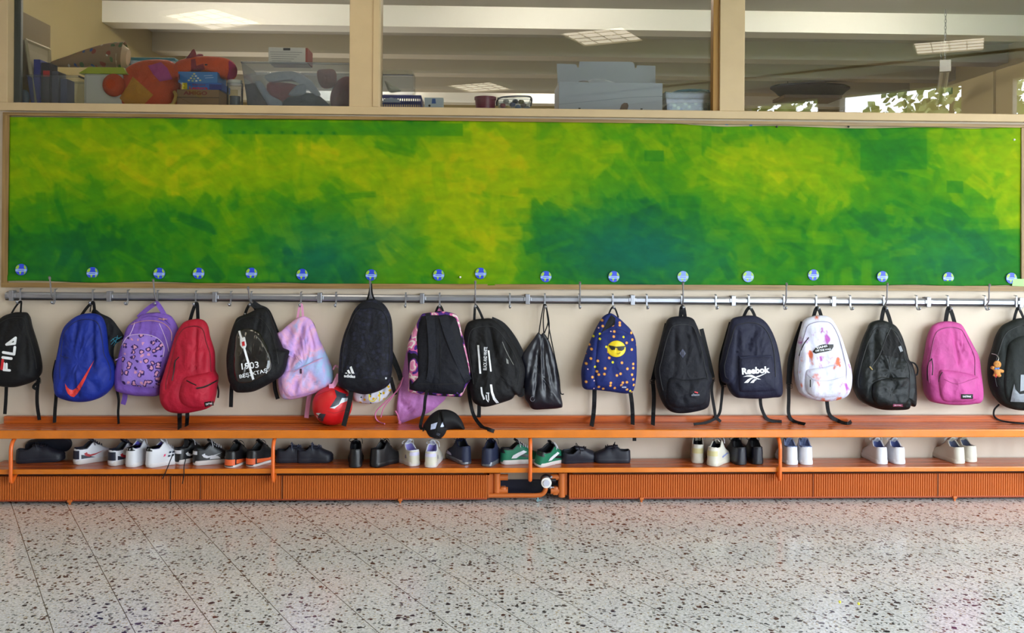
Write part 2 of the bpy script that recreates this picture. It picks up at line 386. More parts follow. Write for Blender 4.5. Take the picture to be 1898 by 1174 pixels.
# ------------------------------------------------------------------ painting
NX, NY = 620, 104
def painting():
    cxs = np.array([20, 150, 300, 450, 600, 750, 900, 1050, 1200, 1350, 1500, 1650, 1800, 1893.]); cys = np.array([220, 280, 340, 400, 460, 525.])
    T = np.array([[.55, .6, .6, .45, .5, .4, .72, .62, .5, .5, .45, .28, .6, .72],
                  [.68, .78, .8, .8, .85, .75, .95, .75, .48, .75, .85, .32, .7, .75],
                  [.7, .65, .85, .7, .62, .82, .88, .7, .42, .6, .72, .4, .5, .8],
                  [.5, .28, .35, .45, .35, .68, .8, .28, .08, .35, .38, .32, .3, .6],
                  [.2, .12, .25, .35, .15, .5, .78, .12, .02, .3, .3, .28, .12, .25],
                  [.3, .28, .3, .35, .08, .42, .6, .3, .12, .3, .32, .28, .22, .28]])
    rng = np.random.default_rng(5)
    X = np.linspace(18, 1894, NX); Y = np.linspace(218, 528, NY)
    def ctrl(x, y):
        i = np.clip(np.searchsorted(cxs, x) - 1, 0, len(cxs) - 2); j = np.clip(np.searchsorted(cys, y) - 1, 0, 4)
        u = np.clip((x - cxs[i]) / (cxs[i + 1] - cxs[i]), 0, 1); v = np.clip((y - cys[j]) / (cys[j + 1] - cys[j]), 0, 1)
        u = u * u * (3 - 2 * u)
        return (T[j, i] * (1 - u) + T[j, i + 1] * u) * (1 - v) + (T[j + 1, i] * (1 - u) + T[j + 1, i + 1] * u) * v
    GX, GY = np.meshgrid(X, Y); t = ctrl(GX.ravel(), GY.ravel()).reshape(GX.shape)
    teal = np.zeros_like(t)
    sx, sy = X[1] - X[0], Y[1] - Y[0]
    for k in range(5200):
        big = k < 2600
        x = rng.uniform(10, 1900); y = rng.uniform(212, 534); a = rng.normal(0, .5) + (1.2 if rng.random() < .4 else .15)
        L = rng.uniform(18, 55) * (1.5 if big else .8); W = rng.uniform(7, 18) * (1.6 if big else .8)
        tv = float(ctrl(np.array([x]), np.array([y]))[0]) + rng.normal(0, .12 if big else .15); al = rng.uniform(.15, .55)
        R = L + W; i0, i1 = int(max(0, (x - R - 18) / sx)), int(min(NX, (x + R - 18) / sx + 2)); j0, j1 = int(max(0, (y - R - 218) / sy)), int(min(NY, (y + R - 218) / sy + 2))
        if i1 <= i0 or j1 <= j0: continue
        gx, gy = GX[j0:j1, i0:i1] - x, GY[j0:j1, i0:i1] - y
        curv = rng.normal(0, .0015); u = gx * math.cos(a) + gy * math.sin(a); v = -gx * math.sin(a) + gy * math.cos(a) + curv * u * u
        m = np.clip((L - np.abs(u)) / 4, 0, 1) * np.clip((W - np.abs(v)) / 3, 0, 1) * al * (.9 + .1 * np.sin(v * rng.uniform(.5, 1.2) + rng.uniform(0, 6)))
        t[j0:j1, i0:i1] = t[j0:j1, i0:i1] * (1 - m) + tv * m
    for cx_, cy_, rx, ry, am in ((600, 470, 90, 60, 1), (1130, 440, 150, 70, .7), (1230, 480, 130, 55, .8), (1750, 470, 110, 60, .7), (720, 430, 60, 60, .5), (120, 490, 60, 40, .4)):
        teal += am * np.exp(-(((GX - cx_) / rx) ** 2 + ((GY - cy_) / ry) ** 2))
    for (x0, x1, y0, y1, tv) in ((415, 860, 222, 247, .33), (1196, 1232, 272, 292, .2), (1757, 1787, 323, 345, .2), (1595, 1720, 240, 300, .22)):
        m = ((GX > x0) & (GX < x1) & (GY > y0) & (GY < y1)) * .55; t = t * (1 - m) + tv * m
    for k in range(9):
        m = np.exp(-(((GX - 428 - k * 24) / 4) ** 2 + ((GY - 243) / 3) ** 2)) * .7; t = t * (1 - m) + .1 * m
    ts = np.array([0, .15, .3, .5, .7, .85, 1.05]); cols = .70 * np.array([C(*c)[:3] for c in ((20, 94, 44), (28, 110, 38), (46, 132, 24), (86, 154, 8), (132, 174, 0), (160, 184, 0), (194, 190, 0))])
    t = np.clip(t, 0, 1.05); col = np.stack([np.interp(t, ts, cols[:, k]) for k in range(3)], -1)
    tl = .8 * np.array(C(18, 112, 100)[:3]); k = np.clip(teal * (1 - t) * .42, 0, .55)[..., None]; col = col * (1 - k) + tl * k
    V = []
    for j in range(NY):
        v = j / (NY - 1)
        for i in range(NX):
            u = i / (NX - 1); x = 18 + u * 1876
            top = 218 + 5.5 * u * 1.7 + 0; top = 217 + 17 * u
            if x > 1230: top += 5.5 * min(1, (x - 1230) / 120) * (1 + .3 * math.sin((x - 1230) / 45)) * (1 if x < 1800 else max(.25, 1 - (x - 1800) / 100))
            bot = 522.5 + 9 * min(1, u * 1.7) - 3.5 * max(0, u - .6) - (2.5 if 1090 < x < 1230 else 0) * math.sin((x - 1090) / 140 * math.pi) - 1.2 * (1 + math.sin(x / 37))
            l = 18 - 4 * v ** 2; r = 1892
            px = l + (r - l) * u; py = top + (bot - top) * v
            p = P(px, py, -.014); p.y -= .0025 * (1 + math.sin(px / 41 + v * 3)) + .004 * (v > .97) * (1 + math.sin(px / 23)) + .001 * noise.noise(Vector((px / 30, py / 30, 0)))
            V.append(p)
    F = [(j * NX + i, (j + 1) * NX + i, (j + 1) * NX + i + 1, j * NX + i + 1) for j in range(NY - 1) for i in range(NX - 1)]
    me = D.meshes.new('painting'); me.from_pydata([tuple(v) for v in V], [], F)
    ca = me.color_attributes.new('paint', 'FLOAT_COLOR', 'POINT'); a4 = np.ones((NY * NX, 4), np.float32); a4[:, :3] = col.reshape(-1, 3); ca.data.foreach_set('color', a4.ravel())
    m = D.materials.new('brushed_green_paint'); m.use_nodes = True; n = m.node_tree; b = n.nodes['Principled BSDF']; L = n.links.new
    at = n.nodes.new('ShaderNodeVertexColor'); at.layer_name = 'paint'
    g = n.nodes.new('ShaderNodeTexCoord'); mp = n.nodes.new('ShaderNodeMapping'); mp.inputs['Scale'].default_value = (9, 1, 16); mp.inputs['Rotation'].default_value = (0, .35, 0)
    z = n.nodes.new('ShaderNodeTexNoise'); z.inputs['Scale'].default_value = 1.4; z.inputs['Detail'].default_value = 7; z.inputs['Distortion'].default_value = .3
    r = n.nodes.new('ShaderNodeMapRange'); r.inputs[1].default_value = .3; r.inputs[2].default_value = .7; r.inputs[3].default_value = .88; r.inputs[4].default_value = 1.10
    x = n.nodes.new('ShaderNodeVectorMath'); x.operation = 'SCALE'
    L(g.outputs['Object'], mp.inputs[0]); L(mp.outputs[0], z.inputs['Vector']); L(z.outputs['Fac'], r.inputs[0]); L(at.outputs[0], x.inputs[0]); L(r.outputs[0], x.inputs['Scale']); L(x.outputs[0], b.inputs['Base Color'])
    b.inputs['Roughness'].default_value = .7; b.inputs['Specular IOR Level'].default_value = .12
    o = link('painted_paper_banner', me, m, None, True)
    sm = o.modifiers.new('thickness', 'SOLIDIFY'); sm.thickness = .0012; sm.offset = 1
    return tag(o, 'long paper banner painted in brushed yellow and green above the coat rail', 'painting')
painting()
# pinboard with its wooden frame
bd = thing('pinboard', P(949, 380, -.0), 'wide pinboard in a thin brown wooden frame holding the green painted paper', 'pinboard')
def quadbar(a, b, c, d, y0, y1, name, m, par):       # a..d pixel corners
    pts = [P(*q, y0) for q in (a, b, c, d)]; mb = MB(); mb.ngon(pts, (0, y1 - y0, 0)); return mb.out(name, m, par)
quadbar((17, 216), (1897, 236), (1897, 536), (12, 526), -.009, -.001, 'backing', mat('pinboard_linoleum', (190, 172, 142), .8), bd)
quadbar((5, 208), (1915, 231), (1915, 237), (5, 214), -.026, -.001, 'top_frame', framewood, bd)
quadbar((5, 524), (1000, 533), (1915, 531), (1915, 541), -.026, -.001, 'bottom_frame', framewood, bd) if 0 else None
quadbar((2, 524), (1915, 530.5), (1915, 540), (2, 533), -.026, -.001, 'bottom_frame', framewood, bd)
quadbar((5, 214), (17, 214), (13, 524.5), (2, 524.5), -.026, -.001, 'side_frame', framewood_up, bd)
quadbar((1893.5, 236), (1904, 236), (1904, 531), (1893.5, 531), -.026, -.001, 'side_frame', framewood_up, bd)
# globe stickers
globes = [(39, 500, 'above the black backpack with big upright white letters'), (171, 506, 'above the blue backpack'), (295, 507, 'above the purple spotted backpack'), (368, 507, 'above the red backpack'),
          (466, 507, 'above the glossy black club backpack'), (560, 509, 'above the pastel pink backpack'), (688, 510, 'above the dark backpack with three white bars'), (813, 510, 'above the backpack hung with its black back outwards'),
          (891, 507, 'above the black and white football backpack'), (1012, 513, 'above the black drawstring bag'), (1138, 513, 'above the blue smiley backpack'), (1266, 513, 'above the slim black backpack, paler'),
          (1387, 513, 'above the navy backpack with square pocket, paler'), (1508, 510, 'above the white tie-dye backpack'), (1636, 513, 'above the open dark backpack'), (1758, 515, 'above the bright pink backpack'), (1875, 516, 'at the right end beside the pale green tape')]
gb, gy_, gw = mat('sticker_blue', (40, 66, 205), .35), mat('sticker_lime', (150, 190, 50), .35), mat('sticker_pale', (150, 178, 232), .35)
for gx, gy, txt in globes:
    c = P(gx, gy, -.026); r = 10.3 * pxs(); t = thing('globe_sticker', c, 'round blue and lime globe sticker ' + txt, 'sticker', 'globe stickers along the lower edge of the green painting')
    n = 28; pale = gx in (1266, 1387)
    MB().ngon([(c.x + r * math.cos(k * 2 * math.pi / n), c.y, c.z + r * math.sin(k * 2 * math.pi / n)) for k in range(n)], (0, .006, 0)).out('disc', mat('sticker_blue_pale', (112, 140, 225), .35) if pale else gb, t)
    def poly(pts, name, m, dy): MB().ngon([(c.x + r * x, c.y - dy, c.z + r * z) for x, z in pts], (0, .0005, 0)).out(name, m, t)
    poly([(-.95, .1), (-.85, .5), (-.55, .8), (-.3, .75), (-.35, .4), (-.5, .15)], 'land', gy_, .0006)
    poly([(.55, .82), (.8, .55), (.97, .15), (.7, .1), (.5, .4)], 'land', gy_, .0006)
    poly([(-.35, -.3), (.1, -.3), (.0, -.6), (-.15, -.9), (-.28, -.6)], 'land', gy_, .0006)
    poly([(.55, -.3), (.9, -.3), (.7, -.65), (.5, -.8)], 'land', gy_, .0006)
    poly([(-.96, -.3), (-.98, 0), (-.6, .12), (.6, .12), (.99, .04), (.93, -.32), (.5, -.36), (-.5, -.36)], 'band', gw, .0011)
    poly([(-.6, -.05), (-.6, -.15), (.5, -.15), (.5, -.05)], 'band_lettering', gb, .0016)
tape = MB().ngon([P(1878, 517, -.0275), P(1899, 517.5, -.0275), P(1899, 531, -.0275), P(1876, 530, -.0275)], (0, .001, 0)).out('adhesive_tape', mat('pale_green_tape', (150, 215, 120), .5))
tag(tape, 'short pale green tape strip at the bottom right corner of the green painting', 'tape')
for (x, y, c, lb) in ((1347, 230, (70, 150, 205), 'blue scrap of tape above the painting, nearest the right window post'), (1392, 233, (60, 110, 190), 'darker blue scrap of tape above the painting'),):
    q = P(x, y, -.012); tag(MB().box(q.x - .008, q.x + .008, q.y, q.y + .002, q.z - .005, q.z + .006, b=.0005).out('tape_scrap', mat('tape%d' % x, c, .5)), lb, 'tape')
for (x, y, lb) in ((1573, 235, 'dark push pin in the strip above the right part of the painting'), (1440, 235, 'small dark push pin at the upper edge of the painting, left of the larger pin'), (853, 514, 'white pin head low in the painting between two stickers'), (1880, 259, 'white pin at the upper right corner of the painting')):
    q = P(x, y, -.024); tag(MB().ball(q, .006, 12, 8).cyl((q.x, q.y + .006, q.z), .0015, .018, 'y', 8).out('push_pin', mat('pin_dark' if 'dark' in lb else 'pin_white', (30, 28, 34) if 'dark' in lb else (225, 225, 220), .3), None, True), lb, 'push pin')

# ------------------------------------------------------------------ coat rail
def RY(px): return np.interp(px, [0, 400, 700, 1000, 1300, 1600, 1898], [547.5, 552.5, 555, 557, 558.5, 560, 560.5])   # rail centre line
rail = thing('coat_rail', P(949, 556, -.01), 'long aluminium coat rail with hooks screwed to the wall under the painting', 'coat rail')
def railz(px): return P(px, RY(px), -.04)
pa, pb = P(8, 547.8, -.04), P(1915, 561, -.04)
def rz(x): return pa.z + (pb.z - pa.z) * (x - pa.x) / (pb.x - pa.x)
Z0r = (pa.z + pb.z) / 2
def rbar(x0, x1, y0, y1, dz0, dz1, b=.002):
    mb = MB().box(x0, x1, y0, y1, dz0, dz1, b=b)
    mb.v = [(v[0], v[1], v[2] + rz(v[0])) for v in mb.v]; return mb
prof = [(-.012, -.018), (-.03, -.019), (-.036, -.012), (-.036, .006), (-.03, .014), (-.012, .018)]
mb = MB(); 
V = [(x, y, z + rz(x)) for x in (pa.x, pb.x) for y, z in prof]; k = len(prof)
mb.add(V, [tuple(range(k)), tuple(range(2 * k - 1, k - 1, -1))] + [(i, (i + 1) % k, (i + 1) % k + k, i + k) for i in range(k)])
mb.out('rail_profile', alu, rail)
rbar(pa.x, pb.x, -.03, -.004, -.026, -.0205, 0).out('shadow_strip', mat('rail_shadow_gap', (52, 44, 42), .5, metal=.3), rail)  # dark strip, the shade under the rail put into its colour
for bx in (20, 201, 397, 592, 782, 978, 1173, 1360, 1546, 1722, 1894):
    x = P(bx, 552, -.04).x; mb = rbar(x - .012, x + .012, -.0405, -.001, -.030, .026); mb2 = rbar(x - .022, x + .022, -.0395, -.034, -.012, .010); mb.add(mb2.v, mb2.f); mb.out('rail_bracket', alu, rail)
hooks = [(38, 0), (102, 1), (172, 0), (237, 0), (292, 1), (363, 0), (428, 0), (466, 1), (558, 0), (623, 0), (688, 1), (752, 0), (815, 0), (881, 1), (945, 0), (1010, 0), (1074, 1), (1136, 0), (1199, 0), (1264, 1), (1327, 0), (1388, 0), (1453, 1), (1513, 0), (1576, 0), (1638, 1), (1699, 0), (1757, 0), (1826, 1), (1884, 0)]
tips = {102: (92, 515), 292: (284, 520), 466: (460, 534), 688: (686, 523), 881: (881, 523), 1074: (1075, 525), 1264: (1266, 525), 1453: (1458, 527), 1638: (1645, 527), 1826: (1834, 529)}
def hooktip(px): return P(px, RY(px) + 13.5, -.075)
for hx, tall in hooks:
    t0 = P(hx, RY(hx) - 11, -.041); b0 = P(hx, RY(hx) + 8, -.043); e = hooktip(hx)
    mb = MB()
    path = cr([(t0.x, -.02, t0.z + .004), (t0.x, -.041, t0.z), (t0.x, -.043, (t0.z + b0.z) / 2), (t0.x, -.043, b0.z), (t0.x, -.055, b0.z - .018), (t0.x, -.072, b0.z - .018), (t0.x, -.080, b0.z - .008)], 5)
    for a, b_ in zip(path[:-1], path[1:]):
        w_ = .0045; nn_ = (b_ - a).cross(Vector((1, 0, 0))).normalized() * .0015
        V = [p + Vector((s_ * w_, 0, 0)) + nn_ * q for p in (a, b_) for s_ in (-1, 1) for q in (-1, 1)]
        mb.add(V, [(0, 1, 3, 2), (4, 6, 7, 5), (0, 4, 5, 1), (2, 3, 7, 6), (0, 2, 6, 4), (1, 5, 7, 3)])
    mb.ball(path[-1], .0075, 10, 8)
    h = mb.out('hook', alu, rail, True)
    if tall:
        tp = P(*tips[hx], -.13); bz = Vector((t0.x, -.045, b0.z))
        mb = MB(); pts = cr([bz, bz.lerp(tp, .3) + Vector((0, -.02, -.004)), bz.lerp(tp, .75) + Vector((0, -.006, -.002)), tp], 6)
        mb.tube(pts, .0042, 8); mb.tube([tp + Vector((0, .004, -.008)), tp + Vector((0, -.004, .006))], .0065, 10)
        mb.out('hat_prong', mat('dull_steel', (150, 148, 152), .4, metal=.7), rail, True)

# ------------------------------------------------------------------ bench with shoe shelf
BT = .403; BX0 = P(9, 775, -.03).x; BX1 = XR - 1.5
bench = thing('bench', (0, -.14, 0), 'long orange lacquered slatted bench along the wall with a shoe shelf beneath', 'bench')
MB().box(BX0, BX1, -.045, -.012, BT - .03, BT + .035, b=.004).out('backboard', benchtop, bench)
ys = [-.245, -.196, -.148, -.100, -.052]
for i in range(4):
    MB().box(BX0 - .0, BX1, ys[i] + .0025, ys[i + 1] - .0025, BT - .022, BT, b=.004).out('slat', benchtop, bench)
MB().box(BX0, BX1, -.258, -.243, BT - .042, BT + .001, b=.005).out('front_edge', orange, bench)
ysh = [-.235, -.165, -.095, -.03]
for i in range(3):
    MB().box(BX0, BX1, ysh[i] + .001, ysh[i + 1] - .002, .180, .197, b=.003).out('shelf_board', benchtop, bench)
MB().box(BX0, BX1, -.243, -.232, .172, .198, b=.004).out('shelf_edge', orange, bench)
for sx in (20, 506, 983, 1446, 1925):
    x = P(sx, 850, -.262).x; yf = -.262; r = .010
    pts = [(x, -.02, BT - .038), (x, yf + .06, BT - .042)] + [(x, yf + .06 - .06 * math.sin(a), BT - .102 + .06 * math.cos(a)) for a in (.4, .8, 1.2, 1.57)] + [(x, yf, .16)] + [(x, yf + .014 - .014 * math.cos(a), .148 - .014 * math.sin(a)) for a in (.4, .9, 1.4)] + [(x, yf + .055, .168), (x, -.02, .170)]
    MB().tube(pts, r, 10).out('tube_support', mat('orange_tube_paint', (218, 100, 30), .35, coat=.2), bench, True)

# ------------------------------------------------------------------ radiators and pipe
def radiator(x0, x1, label, headers, feet, seams):
    t = thing('radiator', ((x0 + x1) / 2, -.15, 0), label, 'radiator', 'orange ribbed radiators under the bench')
    zt, zb = .148, .024; mb = MB(); V = []; F = []; n = int((x1 - x0) / .0125); 
    for i in range(n + 1):
        x = x0 + (x1 - x0) * i / n
        for (dx, y) in ((0, -.186), (.0045, -.193), (.0095, -.193)):
            V += [(x + dx, y, zb), (x + dx, y, zt), (x + dx, -.06, zt)]
    for i in range(len(V) // 3 - 1):
        a = i * 3; F += [(a, a + 3, a + 4, a + 1), (a + 1, a + 4, a + 5, a + 2)]
    mb.add(V, F); mb.box(x0, x1, -.185, -.06, zb, zb + .004).box(x0, x0 + .003, -.19, -.06, zb, zt).box(x1, x1 + .012, -.19, -.06, zb, zt)
    mb.out('ribbed_panel', orangerad, t)
    MB().box(x0, x1, -.192, -.184, .016, .026, b=.002).out('bottom_rail', mat('dark_orange_enamel', (150, 60, 22), .5), t)
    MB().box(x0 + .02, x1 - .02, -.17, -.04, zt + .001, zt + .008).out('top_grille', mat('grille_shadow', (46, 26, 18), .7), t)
    for s in seams: MB().box(s - .0015, s + .0015, -.1955, -.19, zb, zt).out('seam', mat('seam_brown', (90, 45, 20), .6), t)
    for f in feet: MB().box(f - .011, f + .011, -.205, -.17, .012, .026, b=.003).box(f - .005, f + .005, -.200, -.19, 0.0, .014, b=.001).out('foot', orangerad, t)
    return t
rx = lambda px: P(px, 900, -.193).x
lr = radiator(BX0 - .02, rx(903), 'left ribbed orange radiator under the bench, ending at the bare pipe gap', 0, [rx(130), rx(742)], [rx(316), rx(372), rx(523)])
rrr = radiator(rx(1055), BX1, 'right ribbed orange radiator under the bench, starting beside the round white valve', 0, [rx(1189), rx(1769)], [rx(1507), rx(1738)])
oc = orangerad
def header(par, xa, xb, sgn):
    MB().box(min(xa, xb), max(xa, xb), -.17, -.08, .03, .15, b=.006).out('header_box', oc, par)
    MB().cyl((xb, -.165, .088), .020, .13, 'z', 16).out('header_column', oc, par, True)
    MB().cyl((xb + sgn * .035, -.16, .128), .017, .05, 'x', 14).out('header_stub', oc, par, True)
    MB().cyl((xb + sgn * .035, -.16, .055), .020, .05, 'x', 14).box(xb + sgn * .035 - .014, xb + sgn * .035 + .014, -.178, -.142, .034, .078, b=.004).out('header_stub', oc, par, True)
header(lr, rx(905), rx(921), 1); header(rrr, rx(1053), rx(1042), -1)
vx = rx(1012); 
MB().tube(cr([(rx(905), -.185, .036), (rx(960), -.185, .036), (vx - .05, -.185, .036), (vx - .015, -.185, .046), (vx, -.185, .075), (vx, -.18, .11)], 5), .0125, 12).out('pipe', oc, rrr, True)
MB().cyl((vx, -.20, .1135), .028, .05, 'y', 28, r2=.024).out('valve_head', mat('valve_white', (228, 226, 220), .35), rrr, True)
MB().cyl((vx, -.228, .1135), .017, .008, 'y', 24).out('valve_dial', mat('valve_dial_grey', (190, 192, 205), .3), rrr, True)
MB().cyl((vx, -.168, .1135), .029, .03, 'y', 20).cyl((vx + .03, -.17, .1135), .012, .05, 'x', 12).out('valve_body', mat('valve_black', (18, 20, 28), .4), rrr, True)
MB().ball((vx + .028, -.185, .135), .008, 10, 8).ball((vx + .024, -.195, .082), .009, 10, 8).cyl((vx + .036, -.195, .082), .004, .016, 'x', 8).out('bleed_nipple', alu, rrr, True)
MB().cyl((rx(997), -.185, .012), .008, .02, 'y', 12).cyl((rx(997) + .012, -.185, .010), .004, .024, 'x', 8).cyl((rx(997), -.185, .026), .004, .02, 'z', 8).out('drain_valve', mat('drain_valve_steel', (150, 190, 200), .3, metal=.8), rrr, True)
# ------------------------------------------------------------------ soft goods helpers
SURF = []
def surf(px, py, off=.001, fb=-.12):
    d = ray(px, py); best = None
    for t in SURF:
        h = t.ray_cast(CO, d)
        if h[0] is not None and (best is None or h[3] < best): best = h[3]
    if best is None: return P(px, py, fb)
    return CO + d * (best - off)
def rimseam(t, ol, c=(8, 8, 10), k=.9, r=.0026, lo=.0, hi=.82, name='main_zip', off=.001):
    o2 = [(p.x, p.y) for p in cr([(x, y, 0) for x, y in ol], 4, True)]; c0 = cen(o2); y0, y1 = min(p[1] for p in o2), max(p[1] for p in o2)
    q = [(c0[0] + (x - c0[0]) * k, c0[1] + (y - c0[1]) * k) for x, y in o2 if y < y0 + (y1 - y0) * hi]
    a = [p for p in q if p[0] < c0[0]]; b = [p for p in q if p[0] >= c0[0]]; a.sort(key=lambda p: -p[1]); b.sort(key=lambda p: p[1]); q = a + b
    return MB().tube([surf(x, y, off) for x, y in q], r, 6).out(name, mat('zip_%d_%d_%d' % c, c, .6), t, True)
def cen(pts): return (sum(p[0] for p in pts) / len(pts), sum(p[1] for p in pts) / len(pts))
def puff(name, ol, depth, parent, m, yb=-.018, n=3.4, top=.5, creases=(), wr=.005, rings=16, seg=5, c=None, surf_=True, ctr=None, seed=0, side=.42, lean=0, body=None):
    o2 = [(p.x, p.y) for p in cr([(x, y, 0) for x, y in ol], seg, True)]
    if ctr is None:
        a = sx = sy = 0
        for (x0, y0), (x1, y1) in zip(o2, o2[1:] + o2[:1]):
            q = x0 * y1 - x1 * y0; a += q; sx += (x0 + x1) * q; sy += (y0 + y1) * q
        ctr = (sx / (3 * a), sy / (3 * a))
    y0, y1 = min(p[1] for p in o2), max(p[1] for p in o2); ym = yb - depth * side
    V = []; F = []; N = len(o2)
    def dep(px, py):
        v = (py - y0) / (y1 - y0); v = v * v * (3 - 2 * v); return top + (1 - top) * v
    ks = [(.80, 'b'), (.93, 'b')] + [(1, 'm')] + [(math.cos(math.pi / 2 * (i / rings)) ** .8, 'f') for i in range(1, rings)]
    for k, s in ks:
        for (x, y) in o2:
            px, py = ctr[0] + (x - ctr[0]) * k, ctr[1] + (y - ctr[1]) * k
            g = dep(px, py); yme = yb - depth * side * g; p = P(px, py, ym)
            if s == 'b': p.y = yb if k < .9 else yb + (yme - yb) * .3
            elif s == 'm': p.y = yme
            else:
                yf = yb - depth * g - lean * (1 - k)
                p.y = yme + (yf - yme) * (1 - k ** n) ** (1 / n)
                e = 1 - k ** 6
                nz = 1.1 * noise.noise(Vector((px / 18 + seed, py / 40, 3.3 + seed))) + .9 * (.35 - abs(noise.noise(Vector((px / 11 + seed + py / 60, py / 26, seed))))) + .45 * (.3 - abs(noise.noise(Vector((px / 8 - py / 30, py / 11, 5 + seed)))))
                p.y -= wr * 1.7 * nz * e
                for (ax_, ay_, bx_, by_, wd, dp) in creases:
                    dx, dy = bx_ - ax_, by_ - ay_; L2 = dx * dx + dy * dy; t = max(0, min(1, ((px - ax_) * dx + (py - ay_) * dy) / L2))
                    dd = math.hypot(px - ax_ - t * dx, py - ay_ - t * dy)
                    if dd < 3 * wd: p.y += 1.5 * dp * math.exp(-(dd / wd) ** 2) * e * min(1, 4 * min(t, 1 - t) + .35)
            V.append(p)
    R = len(ks)
    for r in range(R - 1):
        for i in range(N):
            j = (i + 1) % N; F.append((r * N + i, r * N + j, (r + 1) * N + j, (r + 1) * N + i))
    cp = P(*ctr, ym); cp.y = yb - depth * dep(*ctr) - lean; V.append(cp); e = len(V) - 1
    F += [((R - 1) * N + i, (R - 1) * N + (i + 1) % N, e) for i in range(N)]
    F.append(tuple(range(N))[::-1])
    F = [q for f in F for q in ([(f[0], f[1], f[2]), (f[0], f[2], f[3])] if len(f) == 4 else [f])]
    if surf_: SURF.append(BVHTree.FromPolygons([tuple(v) for v in V], F))
    ob = raw(name, V, F, m, parent, True); sharp(ob, 75); return ob
def patch(name, ol, thick, parent, m, rings=7, seg=4, off=.0005, closed=True, wr=0, reg=True, p=4, creases=()):
    o2 = [(q.x, q.y) for q in cr([(x, y, 0) for x, y in ol], seg, True)] if seg > 1 else list(ol)
    c = cen(o2); V = []; F = []; N = len(o2); ks = [1.0, .985] + [1 - (i / rings) for i in range(1, rings)]
    for i, k in enumerate(ks):
        for (x, y) in o2:
            px, py = c[0] + (x - c[0]) * k, c[1] + (y - c[1]) * k
            h = -.002 if i == 0 else off + thick * (1 - k ** p) ** (1 / 2)
            if wr and i > 1: h += wr * noise.noise(Vector((px / 9, py / 14, 7)))
            for (ax_, ay_, bx_, by_, wd, dp) in creases:
                dx, dy = bx_ - ax_, by_ - ay_; t = max(0, min(1, ((px - ax_) * dx + (py - ay_) * dy) / (dx * dx + dy * dy))); dd = math.hypot(px - ax_ - t * dx, py - ay_ - t * dy)
                if i > 1 and dd < 3 * wd: h -= dp * math.exp(-(dd / wd) ** 2)
            V.append(surf(px, py, h))
    V.append(surf(c[0], c[1], off + thick)); e = len(V) - 1
    for r in range(len(ks) - 1):
        for i in range(N): j = (i + 1) % N; F.append((r * N + i, r * N + j, (r + 1) * N + j, (r + 1) * N + i))
    F += [((len(ks) - 1) * N + i, (len(ks) - 1) * N + (i + 1) % N, e) for i in range(N)]
    F = [q for f in F for q in ([(f[0], f[1], f[2]), (f[0], f[2], f[3])] if len(f) == 4 else [f])]
    if reg: SURF.append(BVHTree.FromPolygons([tuple(v) for v in V], F))
    return raw(name, V, F, m, parent, True)
def flat(name, polys, parent, m, off=.0015, maxe=6):
    bm = bmesh.new()
    for pl_ in polys:
        vs_ = [bm.verts.new((x, y, 0)) for x, y in pl_]
        for t in tessellate_polygon([[Vector((x, y, 0)) for x, y in pl_]]):
            try: bm.faces.new([vs_[i] for i in t])
            except ValueError: pass
    return proj(name, bm, parent, m, off, maxe)
def proj(name, bm, parent, m, off, maxe=6):
    for _ in range(5):
        es = [e for e in bm.edges if e.calc_length() > maxe]
        if not es: break
        bmesh.ops.subdivide_edges(bm, edges=es, cuts=1); bmesh.ops.triangulate(bm, faces=bm.faces[:])
    bm.verts.index_update(); V = [surf(v.co.x, v.co.y, off) for v in bm.verts]; F = [tuple(v.index for v in f.verts) for f in bm.faces]; bm.free()
    c = sum(((V[f[1]] - V[f[0]]).cross(V[f[2]] - V[f[0]]).y for f in F), 0)
    if c > 0: F = [f[::-1] for f in F]
    return raw(name, V, F, m, parent)
def textbm(s, bold=.0, shear=0, res=3):
    cu = D.curves.new('t', 'FONT'); cu.body = s; cu.offset = bold; cu.resolution_u = res; cu.shear = shear; cu.align_x = 'CENTER'; cu.align_y = 'CENTER'
    o = D.objects.new('t', cu); COL.objects.link(o); bpy.context.view_layer.update()
    me = D.meshes.new_from_object(o.evaluated_get(bpy.context.evaluated_depsgraph_get())); D.objects.remove(o); D.curves.remove(cu)
    bm = bmesh.new(); bm.from_mesh(me); D.meshes.remove(me); bmesh.ops.triangulate(bm, faces=bm.faces[:])
    xs = [v.co.x for v in bm.verts]; ys_ = [v.co.y for v in bm.verts]; cx, cy = (min(xs) + max(xs)) / 2, (min(ys_) + max(ys_)) / 2
    for v in bm.verts: v.co.x = (v.co.x - cx) / (max(xs) - min(xs)); v.co.y = (v.co.y - cy) / (max(ys_) - min(ys_)); v.co.z = 0
    return bm
def text(s, cx, cy, wpx, hpx, rot, m, parent, bold=.01, shear=0, off=.0022, name='lettering', maxe=99):
    bm = textbm(s, bold, shear); c, q = math.cos(math.radians(rot)), math.sin(math.radians(rot))
    for v in bm.verts:
        x, y = v.co.x * wpx, v.co.y * hpx; v.co.x = cx + x * c - y * q; v.co.y = cy - (x * q + y * c)
    return proj(name, bm, parent, m, off, maxe)
def SP(px, py, Y):
    p = P(px, py, Y)
    if p.z < BT + .006:
        if Y > -.05: Y = -.05; p = P(px, py, Y)
        if p.z < BT + .006: p = PZ(px, py, BT + .006)
        if p.y < -.262: p = P(px, py, -.262)
    return p
def strap(name, pts, wpx, parent, m, Y=-.07, th=.003, seg=5, taper=None, end=True):
    q = []
    for p in pts: q.append(SP(p[0], p[1], p[2] if len(p) > 2 else Y))
    return ribbon(name, q, wpx * pxs(Y), parent, m, th, seg, taper)
